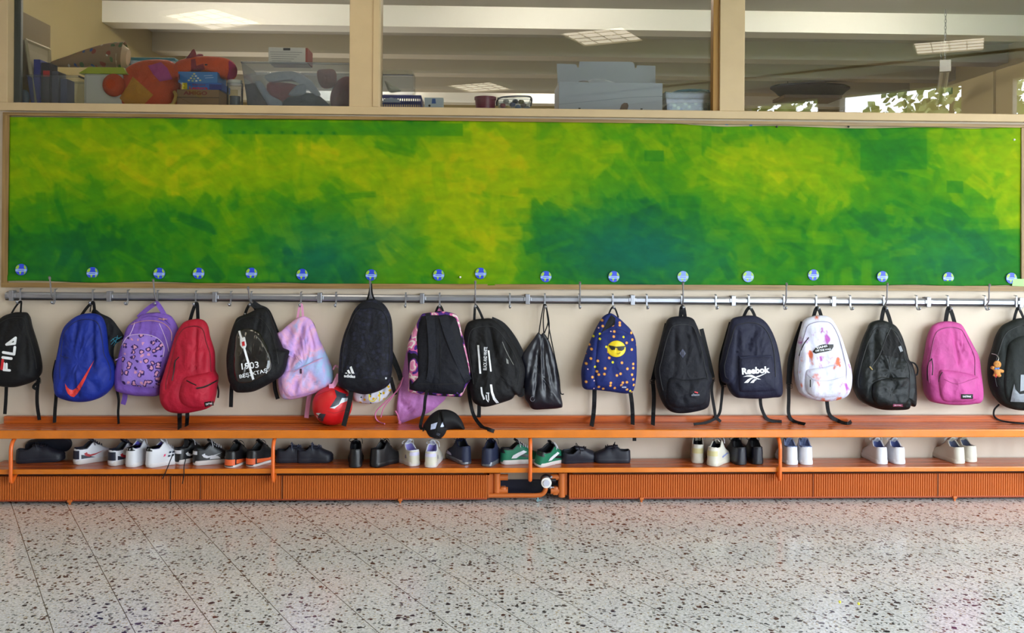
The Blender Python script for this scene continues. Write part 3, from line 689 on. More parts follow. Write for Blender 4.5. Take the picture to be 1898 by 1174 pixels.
def ribbon(name, q, w, parent, m, th=.003, seg=5, taper=None, face=(0, -1, .3)):
    c = cr(q, seg); N = len(c); V = []; F = []; f0 = Vector(face).normalized(); last = None
    for i, p in enumerate(c):
        t = (c[min(i + 1, N - 1)] - c[max(i - 1, 0)]).normalized(); s = t.cross(f0)
        s = s.normalized() if s.length > .15 else (last or Vector((1, 0, 0)))
        if last is not None and s.dot(last) < -.2: s = -s
        last = s
        nn = s.cross(t).normalized(); ww = w / 2 * (1 if taper is None else (taper[0] + (taper[1] - taper[0]) * i / (N - 1)))
        V += [p - s * ww + nn * th / 2, p + s * ww + nn * th / 2, p + s * ww - nn * th / 2, p - s * ww - nn * th / 2]
    for i in range(N - 1):
        a, b = i * 4, i * 4 + 4
        for k in range(4): F.append((a + k, a + (k + 1) % 4, b + (k + 1) % 4, b + k))
    F += [(0, 1, 2, 3), (N * 4 - 1, N * 4 - 2, N * 4 - 3, N * 4 - 4)]
    o = raw(name, V, F, m, parent); bm = bmesh.new(); bm.from_mesh(o.data); bmesh.ops.recalc_face_normals(bm, faces=bm.faces[:]); bm.to_mesh(o.data); bm.free()
    return o
def cord(name, pts, r, parent, m, Y=-.07, seg=6, bench=True):
    q = [(SP if bench else P)(p[0], p[1], p[2] if len(p) > 2 else Y) for p in pts]
    return MB().tube(cr(q, seg), r, 8).out(name, m, parent, True)
def seam(name, pts, r, parent, m, off=.001, seg=6, closed=False):
    c = cr([(x, y, 0) for x, y in pts], seg, closed); q = [surf(p.x, p.y, off) for p in c]
    return MB().tube(q, r, 6, closed=closed).out(name, m, parent, True)
def bag(name, ol, label, cat='backpack', group='school bags hanging from the coat rail'):
    c = cen(ol); SURF.clear(); b = P(c[0], max(p[1] for p in ol), -.06)
    return thing(name, b, label, cat, group)
def handle(t, x0, y0, hx, x1, y1, w, m=None, Y=-.045, hy=None):
    h = hooktip(hx); q = [P(x0, y0, Y), P(x0 + (hx - x0) * .55, y0 + (RY(hx) + 13 - y0) * .55, -.06)]
    zz = P(hx, hy if hy else RY(hx) + 11, -.062)
    q = [P(x0, y0 + 3, Y), P(x0 * .45 + hx * .55 - 1, y0 * .45 + (RY(hx) + 11) * .55, -.058), zz + Vector((-.004, 0, -.003)), zz + Vector((.004, 0, -.003)), P(x1 * .45 + hx * .55 + 1, y1 * .45 + (RY(hx) + 11) * .55, -.058), P(x1, y1 + 3, Y)]
    return ribbon('grab_handle', q, w * pxs(), t, m or black, .0035, 5)
def ramp_mat(name, stops, scale=10, stretch=(1, 1, 1), detail=2, dist=0, const=False, rough=.75, seed=0, bump=.25):
    m = D.materials.new(name); m.use_nodes = True; n = m.node_tree; b = n.nodes['Principled BSDF']; L = n.links.new
    t = n.nodes.new('ShaderNodeTexCoord'); mp = n.nodes.new('ShaderNodeMapping'); mp.inputs['Scale'].default_value = stretch; mp.inputs['Location'].default_value = (seed, seed * .7, seed * .3)
    z = n.nodes.new('ShaderNodeTexNoise'); z.inputs['Scale'].default_value = scale; z.inputs['Detail'].default_value = detail; z.inputs['Distortion'].default_value = dist
    r = n.nodes.new('ShaderNodeValToRGB'); cr_ = r.color_ramp
    if const: cr_.interpolation = 'CONSTANT'
    cr_.elements[0].position, cr_.elements[0].color = stops[0][0], C(*stops[0][1]); cr_.elements[1].position, cr_.elements[1].color = stops[-1][0], C(*stops[-1][1])
    for p, c in stops[1:-1]: e = cr_.elements.new(p); e.color = C(*c)
    L(t.outputs['Object'], mp.inputs[0]); L(mp.outputs[0], z.inputs['Vector']); L(z.outputs['Fac'], r.inputs[0]); L(r.outputs[0], b.inputs['Base Color'])
    b.inputs['Roughness'].default_value = rough; b.inputs['Specular IOR Level'].default_value = .3
    if bump:
        z2 = n.nodes.new('ShaderNodeTexNoise'); z2.inputs['Scale'].default_value = 60; L(t.outputs['Object'], z2.inputs['Vector'])
        bp = n.nodes.new('ShaderNodeBump'); bp.inputs['Strength'].default_value = bump; bp.inputs['Distance'].default_value = .01; L(z2.outputs['Fac'], bp.inputs['Height']); L(bp.outputs[0], b.inputs['Normal'])
    MT[name] = m; return m
def cellprint(name, base, scale, layers, rough=.75, yflat=.0, jitter=1.0, warp=0):
    """voronoi print; layers = [(lo, hi, pick_lo, pick_hi, colour)] on cell distance"""
    m = D.materials.new(name); m.use_nodes = True; n = m.node_tree; b = n.nodes['Principled BSDF']; L = n.links.new
    t = n.nodes.new('ShaderNodeTexCoord'); mp = n.nodes.new('ShaderNodeMapping'); mp.inputs['Rotation'].default_value = (math.pi / 2, 0, 0); L(t.outputs['Object'], mp.inputs[0]); src = mp.outputs[0]
    if warp:
        nz = n.nodes.new('ShaderNodeTexNoise'); nz.inputs['Scale'].default_value = scale * 1.1; L(src, nz.inputs['Vector'])
        q = n.nodes.new('ShaderNodeVectorMath'); q.operation = 'MULTIPLY_ADD'; L(nz.outputs['Color'], q.inputs[0]); q.inputs[1].default_value = (warp,) * 3; L(src, q.inputs[2]); src = q.outputs[0]
    v = n.nodes.new('ShaderNodeTexVoronoi'); v.voronoi_dimensions = '2D'; v.inputs['Scale'].default_value = scale; v.inputs['Randomness'].default_value = jitter; L(src, v.inputs['Vector'])
    sp = n.nodes.new('ShaderNodeSeparateColor'); L(v.outputs['Color'], sp.inputs[0]); cur = None
    def M_(op, a, c):
        q = n.nodes.new('ShaderNodeMath'); q.operation = op
        for i, x in enumerate((a, c)):
            if isinstance(x, (int, float)): q.inputs[i].default_value = x
            else: L(x, q.inputs[i])
        return q.outputs[0]
    prev = C(*base)
    for lo, hi, pl_, ph, col in layers:
        f = M_('MULTIPLY', M_('GREATER_THAN', v.outputs['Distance'], lo), M_('LESS_THAN', v.outputs['Distance'], hi))
        f = M_('MULTIPLY', f, M_('MULTIPLY', M_('GREATER_THAN', sp.outputs[0], pl_), M_('LESS_THAN', sp.outputs[0], ph)))
        x = n.nodes.new('ShaderNodeMix'); x.data_type = 'RGBA'; L(f, x.inputs[0]); x.inputs[7].default_value = C(*col)
        if isinstance(prev, tuple): x.inputs[6].default_value = prev
        else: L(prev, x.inputs[6])
        prev = x.outputs[2]
    L(prev, b.inputs['Base Color']); b.inputs['Roughness'].default_value = rough; b.inputs['Specular IOR Level'].default_value = .3
    z2 = n.nodes.new('ShaderNodeTexNoise'); z2.inputs['Scale'].default_value = 60; L(t.outputs['Object'], z2.inputs['Vector'])
    bp = n.nodes.new('ShaderNodeBump'); bp.inputs['Strength'].default_value = .25; bp.inputs['Distance'].default_value = .01; L(z2.outputs['Fac'], bp.inputs['Height']); L(bp.outputs[0], b.inputs['Normal'])
    MT[name] = m; return m
white = mat('white_print', (226, 228, 234), .5); zipb = mat('zip_black', (12, 12, 14), .5); steel = mat('zip_steel', (170, 170, 172), .35, metal=.8)
def buckle(t, px, py, Y=-.075, s=5):
    c = SP(px, py, Y); r = s * pxs() * .9
    MB().tube([(c.x + a * r, c.y, c.z + b * r) for a, b in ((-1, -.7), (1, -.7), (1, .7), (-1, .7))], .0022, 6, closed=True).tube([(c.x - r, c.y, c.z), (c.x + r, c.y, c.z)], .0022, 6).out('strap_buckle', mat('buckle_black', (16, 16, 18), .35), t)
# ------------------------------------------------------------------ the hanging bags, left to right
blk = fabric('black_polyester', (11, 11, 15)); blk2 = fabric('black_navy_polyester', (14, 15, 25)); dgreen = fabric('dark_green_polyester', (21, 26, 25)); dkg = fabric('dark_waxed_polyester', (13, 18, 20), rough=.5)
# 1 black with big upright letters
ol = [(18, 581), (35, 580), (47, 583), (53, 605), (63, 635), (71, 665), (74, 690), (68, 704), (45, 714), (25, 717), (0, 713), (-14, 700), (-22, 670), (-20, 630), (-12, 602), (0, 588)]
t = bag('backpack', ol, 'black backpack at the left edge with big upright white letters, the first one red')
puff('body', ol, .17, t, blk, creases=[(20, 590, 10, 640, 6, .006), (50, 620, 62, 690, 5, .008)], seed=1)
rimseam(t, ol, (8, 8, 10), 0.86)
handle(t, 20, 581, 38, 38, 582, 3); red_ = mat('red_print', (196, 26, 38), .5)
def strokes(name, segs, w_, parent, m, off=.002):          # thick rounded strokes drawn on the surface
    pol = []
    for (x0, y0, x1, y1) in segs:
        dx, dy = x1 - x0, y1 - y0; L_ = math.hypot(dx, dy) or 1; ux, uy = dx / L_, dy / L_; h = w_ / 2; pts = []
        for k in range(7): a = math.pi / 2 + math.pi * k / 6; pts.append((x0 + h * (ux * math.cos(a) - uy * math.sin(a)), y0 + h * (uy * math.cos(a) + ux * math.sin(a))))
        for k in range(7): a = -math.pi / 2 + math.pi * k / 6; pts.append((x1 + h * (ux * math.cos(a) - uy * math.sin(a)), y1 + h * (uy * math.cos(a) + ux * math.sin(a))))
        pol.append(pts)
    for i, pp in enumerate(pol): pass
    return flat(name, pol, parent, m, off)
strokes('letter', [(5, 668, 3, 684)], 5, t, red_, .004)
strokes('letter', [(7, 686, 18, 687), (7, 674, 7, 686), (12, 675, 12, 686)], 4.4, t, white)
strokes('letter', [(5, 663, 21, 665)], 5, t, white)
strokes('letter', [(6, 653.5, 26, 657), (26, 657, 27.5, 644)], 5, t, white)
strokes('letter', [(10, 637, 29, 629), (30, 628, 26, 648), (20, 633.5, 20, 641)], 5, t, white) if 0 else strokes('letter', [(12, 639, 29, 626.5), (29, 626.5, 27.5, 637), (12, 639, 27.5, 637)], 4.6, t, white)
strap('shoulder_strap', [(69, 694, -.07), (72, 708, -.08), (66, 712, -.08), (62, 718, -.075), (68, 722, -.07)], 5, t, black)
strap('webbing_strap', [(72, 700, -.07), (69, 725, -.07), (69, 750, -.065), (73, 779, -.06)], 6, t, black); buckle(t, 71, 707)
strap('webbing_strap', [(12, 712, -.05), (11, 738, -.05), (9, 768, -.05)], 6, t, black)

# 2b black bag behind the blue one
ol = [(170, 574), (186, 582), (204, 591), (216, 605), (229, 625), (222, 632), (210, 645), (208, 690), (195, 705), (176, 660), (165, 610)]
t = bag('drawstring_bag', ol, 'black bag with turquoise scribble print, half hidden behind the blue backpack', 'bag')
puff('body', ol, .07, t, fabric('black_bag_b', (17, 18, 24)), wr=.008, seed=3, n=2.2); tq = mat('turquoise_print', (50, 150, 175), .5)
for i, s in enumerate(([(205, 633), (214, 626), (222, 628)], [(206, 639), (213, 632), (226, 624)], [(209, 628), (216, 635), (224, 631)], [(211, 641), (216, 630), (218, 622)])): seam('scribble_print', s, .0012, t, tq)
cord('drawstring', [(167, 578, -.05), (168, 570, -.06), (171, 562, -.066)], .003, t, black)

# 2 blue with the red tick
ol = [(150, 583), (161, 582), (172, 583), (183, 588), (190, 602), (195, 630), (198, 655), (206, 672), (212, 690), (211, 712), (200, 728), (185, 738), (168, 743), (150, 744), (130, 741), (112, 733), (106, 715), (104, 690), (106, 665), (108, 645), (110, 625), (115, 608), (125, 596), (138, 587)]
blue = fabric('royal_blue_polyester', (20, 42, 136), rough=.6)
t = bag('backpack', ol, 'royal blue backpack with a red tick mark, left of the purple spotted one')
puff('body', ol, .19, t, blue, wr=.009, creases=[(172, 590, 183, 690, 4, .012), (143, 590, 143, 660, 3.5, .010), (110, 655, 128, 662, 3, .008), (160, 600, 150, 690, 5, .006), (118, 620, 122, 660, 4, .008), (205, 680, 185, 720, 5, .007)], seed=5, yb=-.03)
rimseam(t, ol, (12, 24, 84), 0.87)
flat('tick_logo', [[(175.2, 667), (168, 682), (159, 702), (149, 722), (142, 732), (137, 736.5), (131, 735), (125.5, 730), (122, 722), (120.5, 711), (124.5, 718), (129, 722), (135, 723.5), (141, 720), (149, 709), (162, 688)]], t, mat('orange_red_print', (214, 52, 44), .45), .002)
handle(t, 150, 583, 172, 176, 582, 5); strap('side_mesh', [(105, 668, -.06), (100, 690, -.07), (101, 706, -.07), (105, 722, -.06)], 6, t, black)
strap('webbing_strap', [(104, 712, -.06), (104, 735, -.06), (102, 760, -.055), (101, 784, -.055)], 6, t, black)
seam('side_zip', [(111, 659), (118, 662), (127, 664)], .002, t, mat('blue_dark_zip', (12, 22, 80), .6))
strap('webbing_strap', [(216, 720, -.05), (220, 742, -.055), (219, 765, -.055), (220, 786, -.055)], 4.5, t, black, taper=(1, .9))

# 3 purple with spotted pocket
ol = [(243, 597), (253, 590), (262, 583), (285, 580), (300, 582), (314, 587), (325, 603), (329, 617), (326, 640), (314, 670), (303, 700), (300, 720), (295, 733), (275, 734), (250, 733), (228, 728), (217, 722), (214, 700), (217, 675), (222, 650), (228, 625), (233, 608)]
pur = fabric('purple_polyester', (118, 84, 178), rough=.55)
t = bag('backpack', ol, 'purple backpack with a leopard spotted front pocket and pink zips')
puff('body', ol, .13, t, pur, wr=.006, creases=[(250, 600, 300, 598, 3, .006), (235, 716, 290, 720, 4, .007), (318, 620, 305, 690, 4, .006)], seed=8, yb=-.018)
leo = cellprint('leopard_print', (146, 116, 205), 31, [(.0, .24, 0, .75, (206, 146, 178)), (.24, .42, 0, .6, (56, 36, 100)), (0, .24, .75, 1, (58, 36, 100))], warp=.03)
patch('front_pocket', [(227, 632), (237, 623), (257, 620), (279, 622), (294, 629), (303, 641), (303, 660), (299, 675), (297, 698), (294, 718), (276, 719), (249, 716), (226, 711), (225, 690), (226, 660)], .016, t, leo, rings=8)
pk = mat('pale_pink_piping', (205, 180, 215), .5)
seam('piping', [(226, 640), (237, 624), (257, 620), (279, 622), (295, 630), (304, 644), (302, 662)], .0022, t, pk, .002)
seam('piping', [(250, 598), (245, 612), (240, 622)], .0018, t, pk); seam('piping', [(295, 600), (303, 618), (309, 635), (313, 652)], .0018, t, pk)
seam('main_zip', [(243, 602), (262, 596), (285, 595), (305, 601), (317, 615), (318, 632)], .0024, t, mat('rose_gold_zip', (190, 140, 150), .4, metal=.3))
seam('main_zip', [(262, 590), (278, 586), (300, 590), (316, 603)], .002, t, mat('purple_zip', (92, 60, 150), .6))
MB().ball(surf(303, 592, .008), .007, 10, 8).tube([surf(294, 591, .006), surf(300, 592, .008), surf(310, 592, .008)], .003, 6).out('zip_puller', mat('rose_gold_zip', (1, 1, 1)), t, True)
handle(t, 256, 586, 290, 309, 590, 8, pur, -.05); buckle(t, 219, 666)
strap('webbing_strap', [(232, 730, -.06), (231, 740, -.06), (228, 750, -.06)], 9, t, pur); seam('compression_strap', [(214, 668), (221, 664), (226, 661)], .0025, t, mat('lilac_web', (150, 120, 215), .5))

# 4 red
ol = [(336, 600), (349, 594), (364, 592.5), (375, 596), (382, 606), (386, 625), (394, 649), (396, 668), (397, 690), (403, 702), (401, 722), (397, 747), (387, 756), (369, 761), (343, 765), (318, 762), (305, 750), (300, 734), (300, 714), (305, 693), (312, 665), (317, 644), (324, 619)]
red = fabric('red_polyester', (168, 22, 48), rough=.6)
t = bag('backpack', ol, 'raspberry red backpack with black zips and a small black label')
puff('body', ol, .19, t, red, wr=.006, creases=[(364, 600, 368, 690, 3.5, .01), (352, 640, 394, 648, 3, .006), (326, 640, 318, 720, 4, .01), (380, 650, 382, 690, 4, .007)], seed=11, yb=-.05)
rimseam(t, ol, (110, 12, 28), 0.86)
patch('front_pocket', [(339, 706), (346, 699), (370, 694), (396, 689), (403, 702), (401, 725), (396, 749), (376, 757), (354, 757), (337, 747), (332, 731)], .022, t, red, wr=.004, creases=[(345, 715, 360, 740, 4, .004)])
seam('pocket_zip', [(346, 706), (356, 711), (364, 714.5)], .0028, t, zipb); seam('pocket_zip', [(364, 720), (380, 717), (402, 706)], .0045, t, zipb)
seam('side_zip', [(332, 662), (324, 672), (322, 690), (319, 706)], .0026, t, zipb); cord('zip_puller', [(325, 668, -.2), (322, 690, -.2), (318, 711, -.2)], .003, t, zipb, bench=False)
def label_patch(t, cx, cy, w_, h_, rot, txt, lm=None, tm=None, k=.72):
    c, s = math.cos(math.radians(rot)), math.sin(math.radians(rot))
    pts = [(cx + x * c + y * s, cy - x * s + y * c) for x, y in ((-w_ / 2, -h_ / 2), (w_ / 2, -h_ / 2), (w_ / 2, h_ / 2), (-w_ / 2, h_ / 2))]
    o = flat('label', [pts], t, lm or zipb, .0025); text(txt, cx, cy, w_ * k, h_ * .38, rot, tm or white, o, .03, off=.004, name='label_lettering'); return o
label_patch(t, 387.5, 749, 17, 9, 10, 'EASTPAK')
handle(t, 352, 592, 364, 367, 592, 6); strap('webbing_strap', [(333, 757, -.09), (333, 775, -.09), (333, 795, -.1)], 8, t, black); strap('webbing_strap', [(347, 757, -.09), (347, 775, -.09), (346, 790, -.1)], 7, t, black)
strap('side_cord', [(402, 712, -.1), (405, 725, -.1), (404, 738, -.1)], 3, t, black)

# 5 glossy black club backpack
ol = [(439, 589), (455, 583), (476, 573), (490, 573), (498, 583), (502, 594), (510, 614), (516, 632), (522, 645), (535, 651), (533, 662), (529, 682), (523, 696), (509, 706), (490, 717), (471, 725), (449, 727), (438, 724), (430, 712), (425, 698), (421, 668), (422, 644), (427, 616), (433, 598)]
t = bag('backpack', ol, 'black backpack with a glossy front panel, white year 1903 and white club lettering')
puff('body', ol, .18, t, blk, wr=.006, creases=[(500, 600, 515, 690, 4, .01), (440, 596, 470, 590, 3, .006)], seed=14, yb=-.05)
gl = mat('black_gloss_panel', (18, 14, 16), .16, coat=.5, bump=.1, bscale=20)
patch('glossy_panel', [(438, 619), (449, 610), (468, 610), (482, 618), (493, 638), (501, 657), (504, 676), (498, 690), (482, 701), (463, 709), (444, 710), (435, 698), (433, 671), (435, 644)], .01, t, gl)
flat('stripe', [[(441.5, 614), (445, 613), (471.5, 703), (467.5, 705)]], t, white, .002)
flat('crest', [[(445, 627), (454, 625), (457, 640), (455, 646), (449, 646), (445, 640)]], t, white, .003); flat('crest_core', [[(448, 634), (453, 633), (454, 641), (449, 642)]], t, red_, .004)
text('1903', 463.5, 678, 32, 12, 7, white, t, .012); text('BEŞİKTAŞ', 469.5, 692.5, 53, 11, 13, white, t, .012)
seam('side_zip', [(474, 622), (484, 634), (494, 652), (501, 670), (501, 684), (494, 691)], .0016, t, steel); seam('main_zip', [(436, 600), (450, 590), (475, 588), (492, 600), (504, 622), (512, 650), (516, 675)], .002, t, zipb)
handle(t, 453, 583, 464, 477, 576, 5); strap('shoulder_strap', [(468, 562, -.06), (480, 570, -.05), (494, 577, -.04), (503, 595, -.035), (512, 618, -.035)], 11, t, black)
strap('webbing_strap', [(431, 700, -.06), (429, 725, -.06), (428, 755, -.06)], 7, t, black); strap('webbing_strap', [(508, 700, -.06), (510, 722, -.06), (515, 740, -.06)], 7, t, black)
MB().ball(P(454, 582, -.07), .005, 8, 6).out('rivet', steel, t, True)

# 6 pastel galaxy
ol = [(553, 589), (564, 587.5), (575, 594), (582, 606), (591, 630), (603, 654), (615, 682), (618, 698), (617, 714), (600, 723), (575, 732), (553, 738), (534, 740), (523, 735), (517, 714), (516, 698), (523, 690), (530, 671), (535, 650), (526, 650), (520, 638), (513, 620), (520, 614), (536, 600)]
gal = ramp_mat('pastel_tie_dye', [(.3, (158, 196, 232)), (.42, (176, 178, 232)), (.5, (224, 170, 206)), (.58, (206, 160, 222)), (.7, (150, 140, 214))], 11, (1, .3, .6), 3, .6, seed=4)
t = bag('backpack', ol, 'pastel pink, lilac and sky blue tie-dye backpack hanging crooked')
puff('body', ol, .13, t, gal, wr=.010, creases=[(562, 600, 545, 670, 5, .014), (560, 690, 550, 722, 4, .008), (572, 605, 585, 650, 3, .01), (528, 640, 540, 612, 4, .008), (580, 690, 588, 718, 4, .010)], seed=17, ctr=(566, 675), yb=-.018)
patch('front_pocket', [(522, 692), (545, 686), (575, 672), (603, 662), (615, 684), (616, 712), (590, 724), (552, 735), (533, 736), (520, 714)], .014, t, gal, wr=.006)
pks = mat('pink_webbing', (222, 150, 190), .6)
flat('label', [[(555.5, 684), (559.5, 684), (559.5, 693), (555.5, 693)]], t, mat('label_purple', (62, 34, 62), .5), .003); seam('pocket_zip', [(545, 690), (572, 676), (598, 664)], .0018, t, pks)
handle(t, 551, 590, 558, 562, 590, 4, pks); strap('webbing_strap', [(617, 686, -.08), (622, 678, -.07), (627, 682, -.07)], 3, t, pks)
strap('shoulder_strap', [(628, 694, -.11), (622, 708, -.13), (615, 720, -.14)], 8, t, pks); strap('webbing_strap', [(614, 712, -.15), (615, 722, -.155), (616, 731, -.16)], 9, t, pks)
strap('webbing_strap', [(574, 728, -.06), (571, 750, -.06), (568, 775, -.055)], 8, t, pks); strap('shoulder_strap', [(573, 594, -.05), (579, 600, -.045), (583, 610, -.045)], 5, t, black)

# 8 lemon print bag behind
ol = [(655, 712), (690, 705), (722, 700), (725, 715), (723, 727), (710, 742), (689, 749), (665, 746), (656, 738)]
t = bag('cloth_bag', ol, 'white cloth bag with a lemon print peeking out below the dark backpack', 'bag')
puff('body', ol, .08, t, cellprint('lemon_print', (214, 212, 226), 38, [(0, .26, 0, .4, (222, 176, 30)), (.0, .17, .4, .55, (40, 70, 60)), (0, .2, .9, 1, (228, 210, 60))]), wr=.008, seed=3, n=2.2, yb=-.02)
cord('drawstring', [(684, 731, -.115), (685, 742, -.12), (693, 744, -.12), (698, 738, -.12)], .0028, t, mat('yellow_cord', (228, 214, 50), .5)); cord('drawstring', [(703, 726, -.115), (704, 734, -.12), (703, 744, -.12)], .0028, t, mat('yellow_cord', (228, 214, 50), .5))

# 7 dark backpack with three bars
ol = [(660, 569), (671, 560), (688, 555), (704, 560), (716, 572), (724, 590), (727, 614), (728, 653), (727, 674), (725, 701), (719, 715), (698, 726), (674, 730), (648, 723), (631, 715), (628, 704), (629, 674), (631, 647), (637, 620), (645, 599), (652, 581)]
t = bag('backpack', ol, 'dark grey mottled backpack with three slanted white bars, hanging highest on a tall hook')
mot = cellprint('dark_mottled_print', (20, 21, 33), 38, [(.0, .35, 0, .5, (30, 32, 50)), (.3, .5, .5, 1, (13, 13, 21))], warp=.02)
puff('body', ol, .18, t, mot, wr=.005, creases=[(652, 590, 640, 700, 3, .006), (716, 590, 722, 700, 3, .006)], seed=19, yb=-.045)
rimseam(t, ol, (12, 12, 18), 0.88)
patch('bottom_panel', [(629, 699), (650, 701), (680, 702), (705, 703), (725, 700), (719, 714), (698, 725), (674, 728), (648, 721), (632, 714)], .003, t, blk2)
patch('top_flap', [(661, 573), (672, 564), (688, 560), (703, 565), (714, 577), (705, 574), (688, 572), (672, 574)], .004, t, blk2)
flat('three_bar_logo', [[(639, 692), (642, 690.5), (644, 693), (641, 693)], [(643, 687), (646.5, 685.5), (650.5, 693), (646, 693)], [(648, 681), (651.5, 679), (657, 693), (652, 693)]], t, white, .003)
text('adidas', 648, 697.5, 21, 6, -4, white, t, .04); flat('reflector', [[(714, 700), (717, 700), (717, 703), (714, 703)]], t, white)
ribbon('grab_handle', [P(680, 558, -.06), P(684, 545, -.1), P(686.5, 530, -.115), P(688, 527, -.12), P(690, 545, -.1), P(695, 558, -.06)], .009, t, black, .0035)
strap('shoulder_strap', [(722, 650, -.04), (732, 672, -.05), (740, 692, -.06), (743, 705, -.06)], 11, t, black, taper=(1, .75)); strap('webbing_strap', [(724, 700, -.05), (728, 715, -.05), (733, 732, -.05)], 7, t, black)
strap('webbing_strap', [(652, 720, -.16), (648, 745, -.20), (642, 770, -.235), (637, 790, -.24)], 8.5, t, black)

# 9 red football on the bench
bt = thing('football', (P(616, 752, -.115).x, -.115, BT), 'red football with dark grey and white star patches lying on the bench', 'ball'); SURF.clear()
c = P(616, 752, -.115); c.z = BT + .1075; R = .1075
mb = MB(); mb.ball(c, R, 40, 28); SURF.append(BVHTree.FromPolygons(mb.v, mb.f)); mb.out('ball_shell', mat('red_ball_leather', (204, 22, 30), .35, bump=.1, bscale=300, var=.05), bt, True)
flat('star_patch', [[(620, 722), (630, 727), (645, 732), (646, 739), (636, 738), (628, 752), (611, 756), (618, 746), (624, 736)]], bt, mat('ball_dark_grey', (48, 54, 66), .4), .0015)
flat('patch_edge', [[(634, 738), (646, 738), (643, 744), (632, 748), (620, 758), (611, 756.5), (622, 753), (628, 750)]], bt, mat('ball_white', (205, 214, 224), .4), .0022)
flat('star_patch', [[(593, 767), (604, 768), (600, 776), (598, 784), (591, 778), (589, 772)]], bt, mat('ball_dark_grey', (48, 54, 66), .4), .0022); flat('patch_edge', [[(586, 766), (595, 766), (591, 770), (589, 777), (586, 772)]], bt, mat('ball_white', (205, 214, 224), .4), .0015)
seam('panel_seam', [(585, 735), (600, 728), (620, 722)], .0012, bt, mat('ball_seam', (120, 14, 20), .6), -.0002); seam('panel_seam', [(606, 762), (620, 766), (640, 760)], .0012, bt, mat('ball_seam', (120, 14, 20), .6), -.0002)

# 11 pink drawstring bag behind
ol = [(757, 640), (746, 690), (738, 730), (735, 765), (741, 784), (762, 779), (795, 765), (815, 750), (827, 735), (824, 700), (805, 650), (780, 620)]
pkb = fabric('lilac_pink_nylon', (196, 128, 196), rough=.5)
t = bag('drawstring_bag', ol, 'lilac pink drawstring bag hanging behind the black-backed backpack', 'bag')
puff('body', ol, .05, t, pkb, wr=.008, n=2, seed=23, yb=-.02, creases=[(742, 745, 765, 765, 4, .01), (745, 690, 742, 770, 3, .006), (740, 778, 775, 755, 3, .008)])
cord('drawstring', [(747, 700, -.07), (738, 722, -.07), (715, 745, -.065), (698, 762, -.06), (696, 774, -.06), (702, 782, -.06), (713, 786, -.06)], .0035, t, mat('pink_cord', (214, 120, 168), .6))
cord('drawstring', [(745, 705, -.06), (728, 735, -.055), (712, 755, -.055), (706, 774, -.055)], .003, t, mat('pink_cord', (1, 1, 1))); cord('drawstring', [(733, 762, -.07), (738, 772, -.08), (740, 782, -.08)], .004, t, mat('pink_cord', (1, 1, 1)))
MB().ball(SP(741, 784, -.085), .010, 10, 8).out('corner_knot', mat('pink_cord', (1, 1, 1)), t, True)

# 10 backpack hung with its back outwards
ol = [(779, 587), (785, 582), (804, 579.5), (817, 577.5), (843, 583), (850, 593), (855, 614), (860, 632), (871, 677), (873, 700), (866, 713), (856, 733), (846, 735), (788, 731), (759, 726), (758, 712), (757, 683), (755, 656), (755, 641), (761, 621), (770, 604)]
t = bag('backpack', ol, 'backpack hung back to front, black back panel and pink and purple camouflage side')
camo = ramp_mat('pink_purple_camouflage', [(.0, (20, 18, 26)), (.42, (70, 36, 120)), (.5, (200, 96, 150)), (.56, (222, 206, 206)), (.62, (216, 130, 170))], 20, (1, 1, .8), 1, 0, True, seed=9)
puff('body', ol, .15, t, camo, wr=.004, seed=25, yb=-.05)
patch('back_panel', [(783, 586), (810, 584), (840, 586), (849, 600), (856, 628), (868, 677), (870, 700), (862, 714), (853, 731), (800, 729), (762, 724), (762, 714), (774, 706), (774, 660), (772, 625), (777, 600)], .012, t, blk2, rings=9)
seam('panel_seam', [(776, 712), (815, 713), (864, 711)], .0016, t, zipb); seam('panel_seam', [(815, 592), (816, 650), (816, 708)], .0014, t, zipb)
sm_ = fabric('strap_black_navy', (24, 26, 36))
def surfstrap(name, pts, wpx, t, m, off=.006, taper=None):
    c = [surf(x, y, off) for x, y in [(p.x, p.y) for p in cr([(x, y, 0) for x, y in pts], 3)]]
    return ribbon(name, c, wpx * pxs(), t, m, .008, 2, taper)
surfstrap('shoulder_strap', [(797, 586), (800, 620), (801, 660), (799, 690), (795, 708)], 15, t, sm_, taper=(1, .7)); surfstrap('shoulder_strap', [(822, 586), (832, 620), (845, 655), (858, 685), (868, 705)], 17, t, sm_, taper=(1, .75))
strap('webbing_strap', [(796, 708, -.19), (789, 735, -.18), (787, 752, -.18), (786, 762, -.18), (780, 785, -.22), (780, 793, -.22), (786, 798, -.23)], 5.5, t, black); buckle(t, 799, 708, -.195)
strap('webbing_strap', [(868, 704, -.12), (870, 735, -.1), (878, 770, -.1), (893, 791, -.15), (905, 796, -.2), (916, 800, -.22)], 6.5, t, black)
handle(t, 806, 581, 815, 823, 581, 4); ribbon('inner_loop', [P(811, 583, -.05), P(814, 568, -.05), P(817, 583, -.05)], .012, t, mat('pink_cord', (1, 1, 1)))

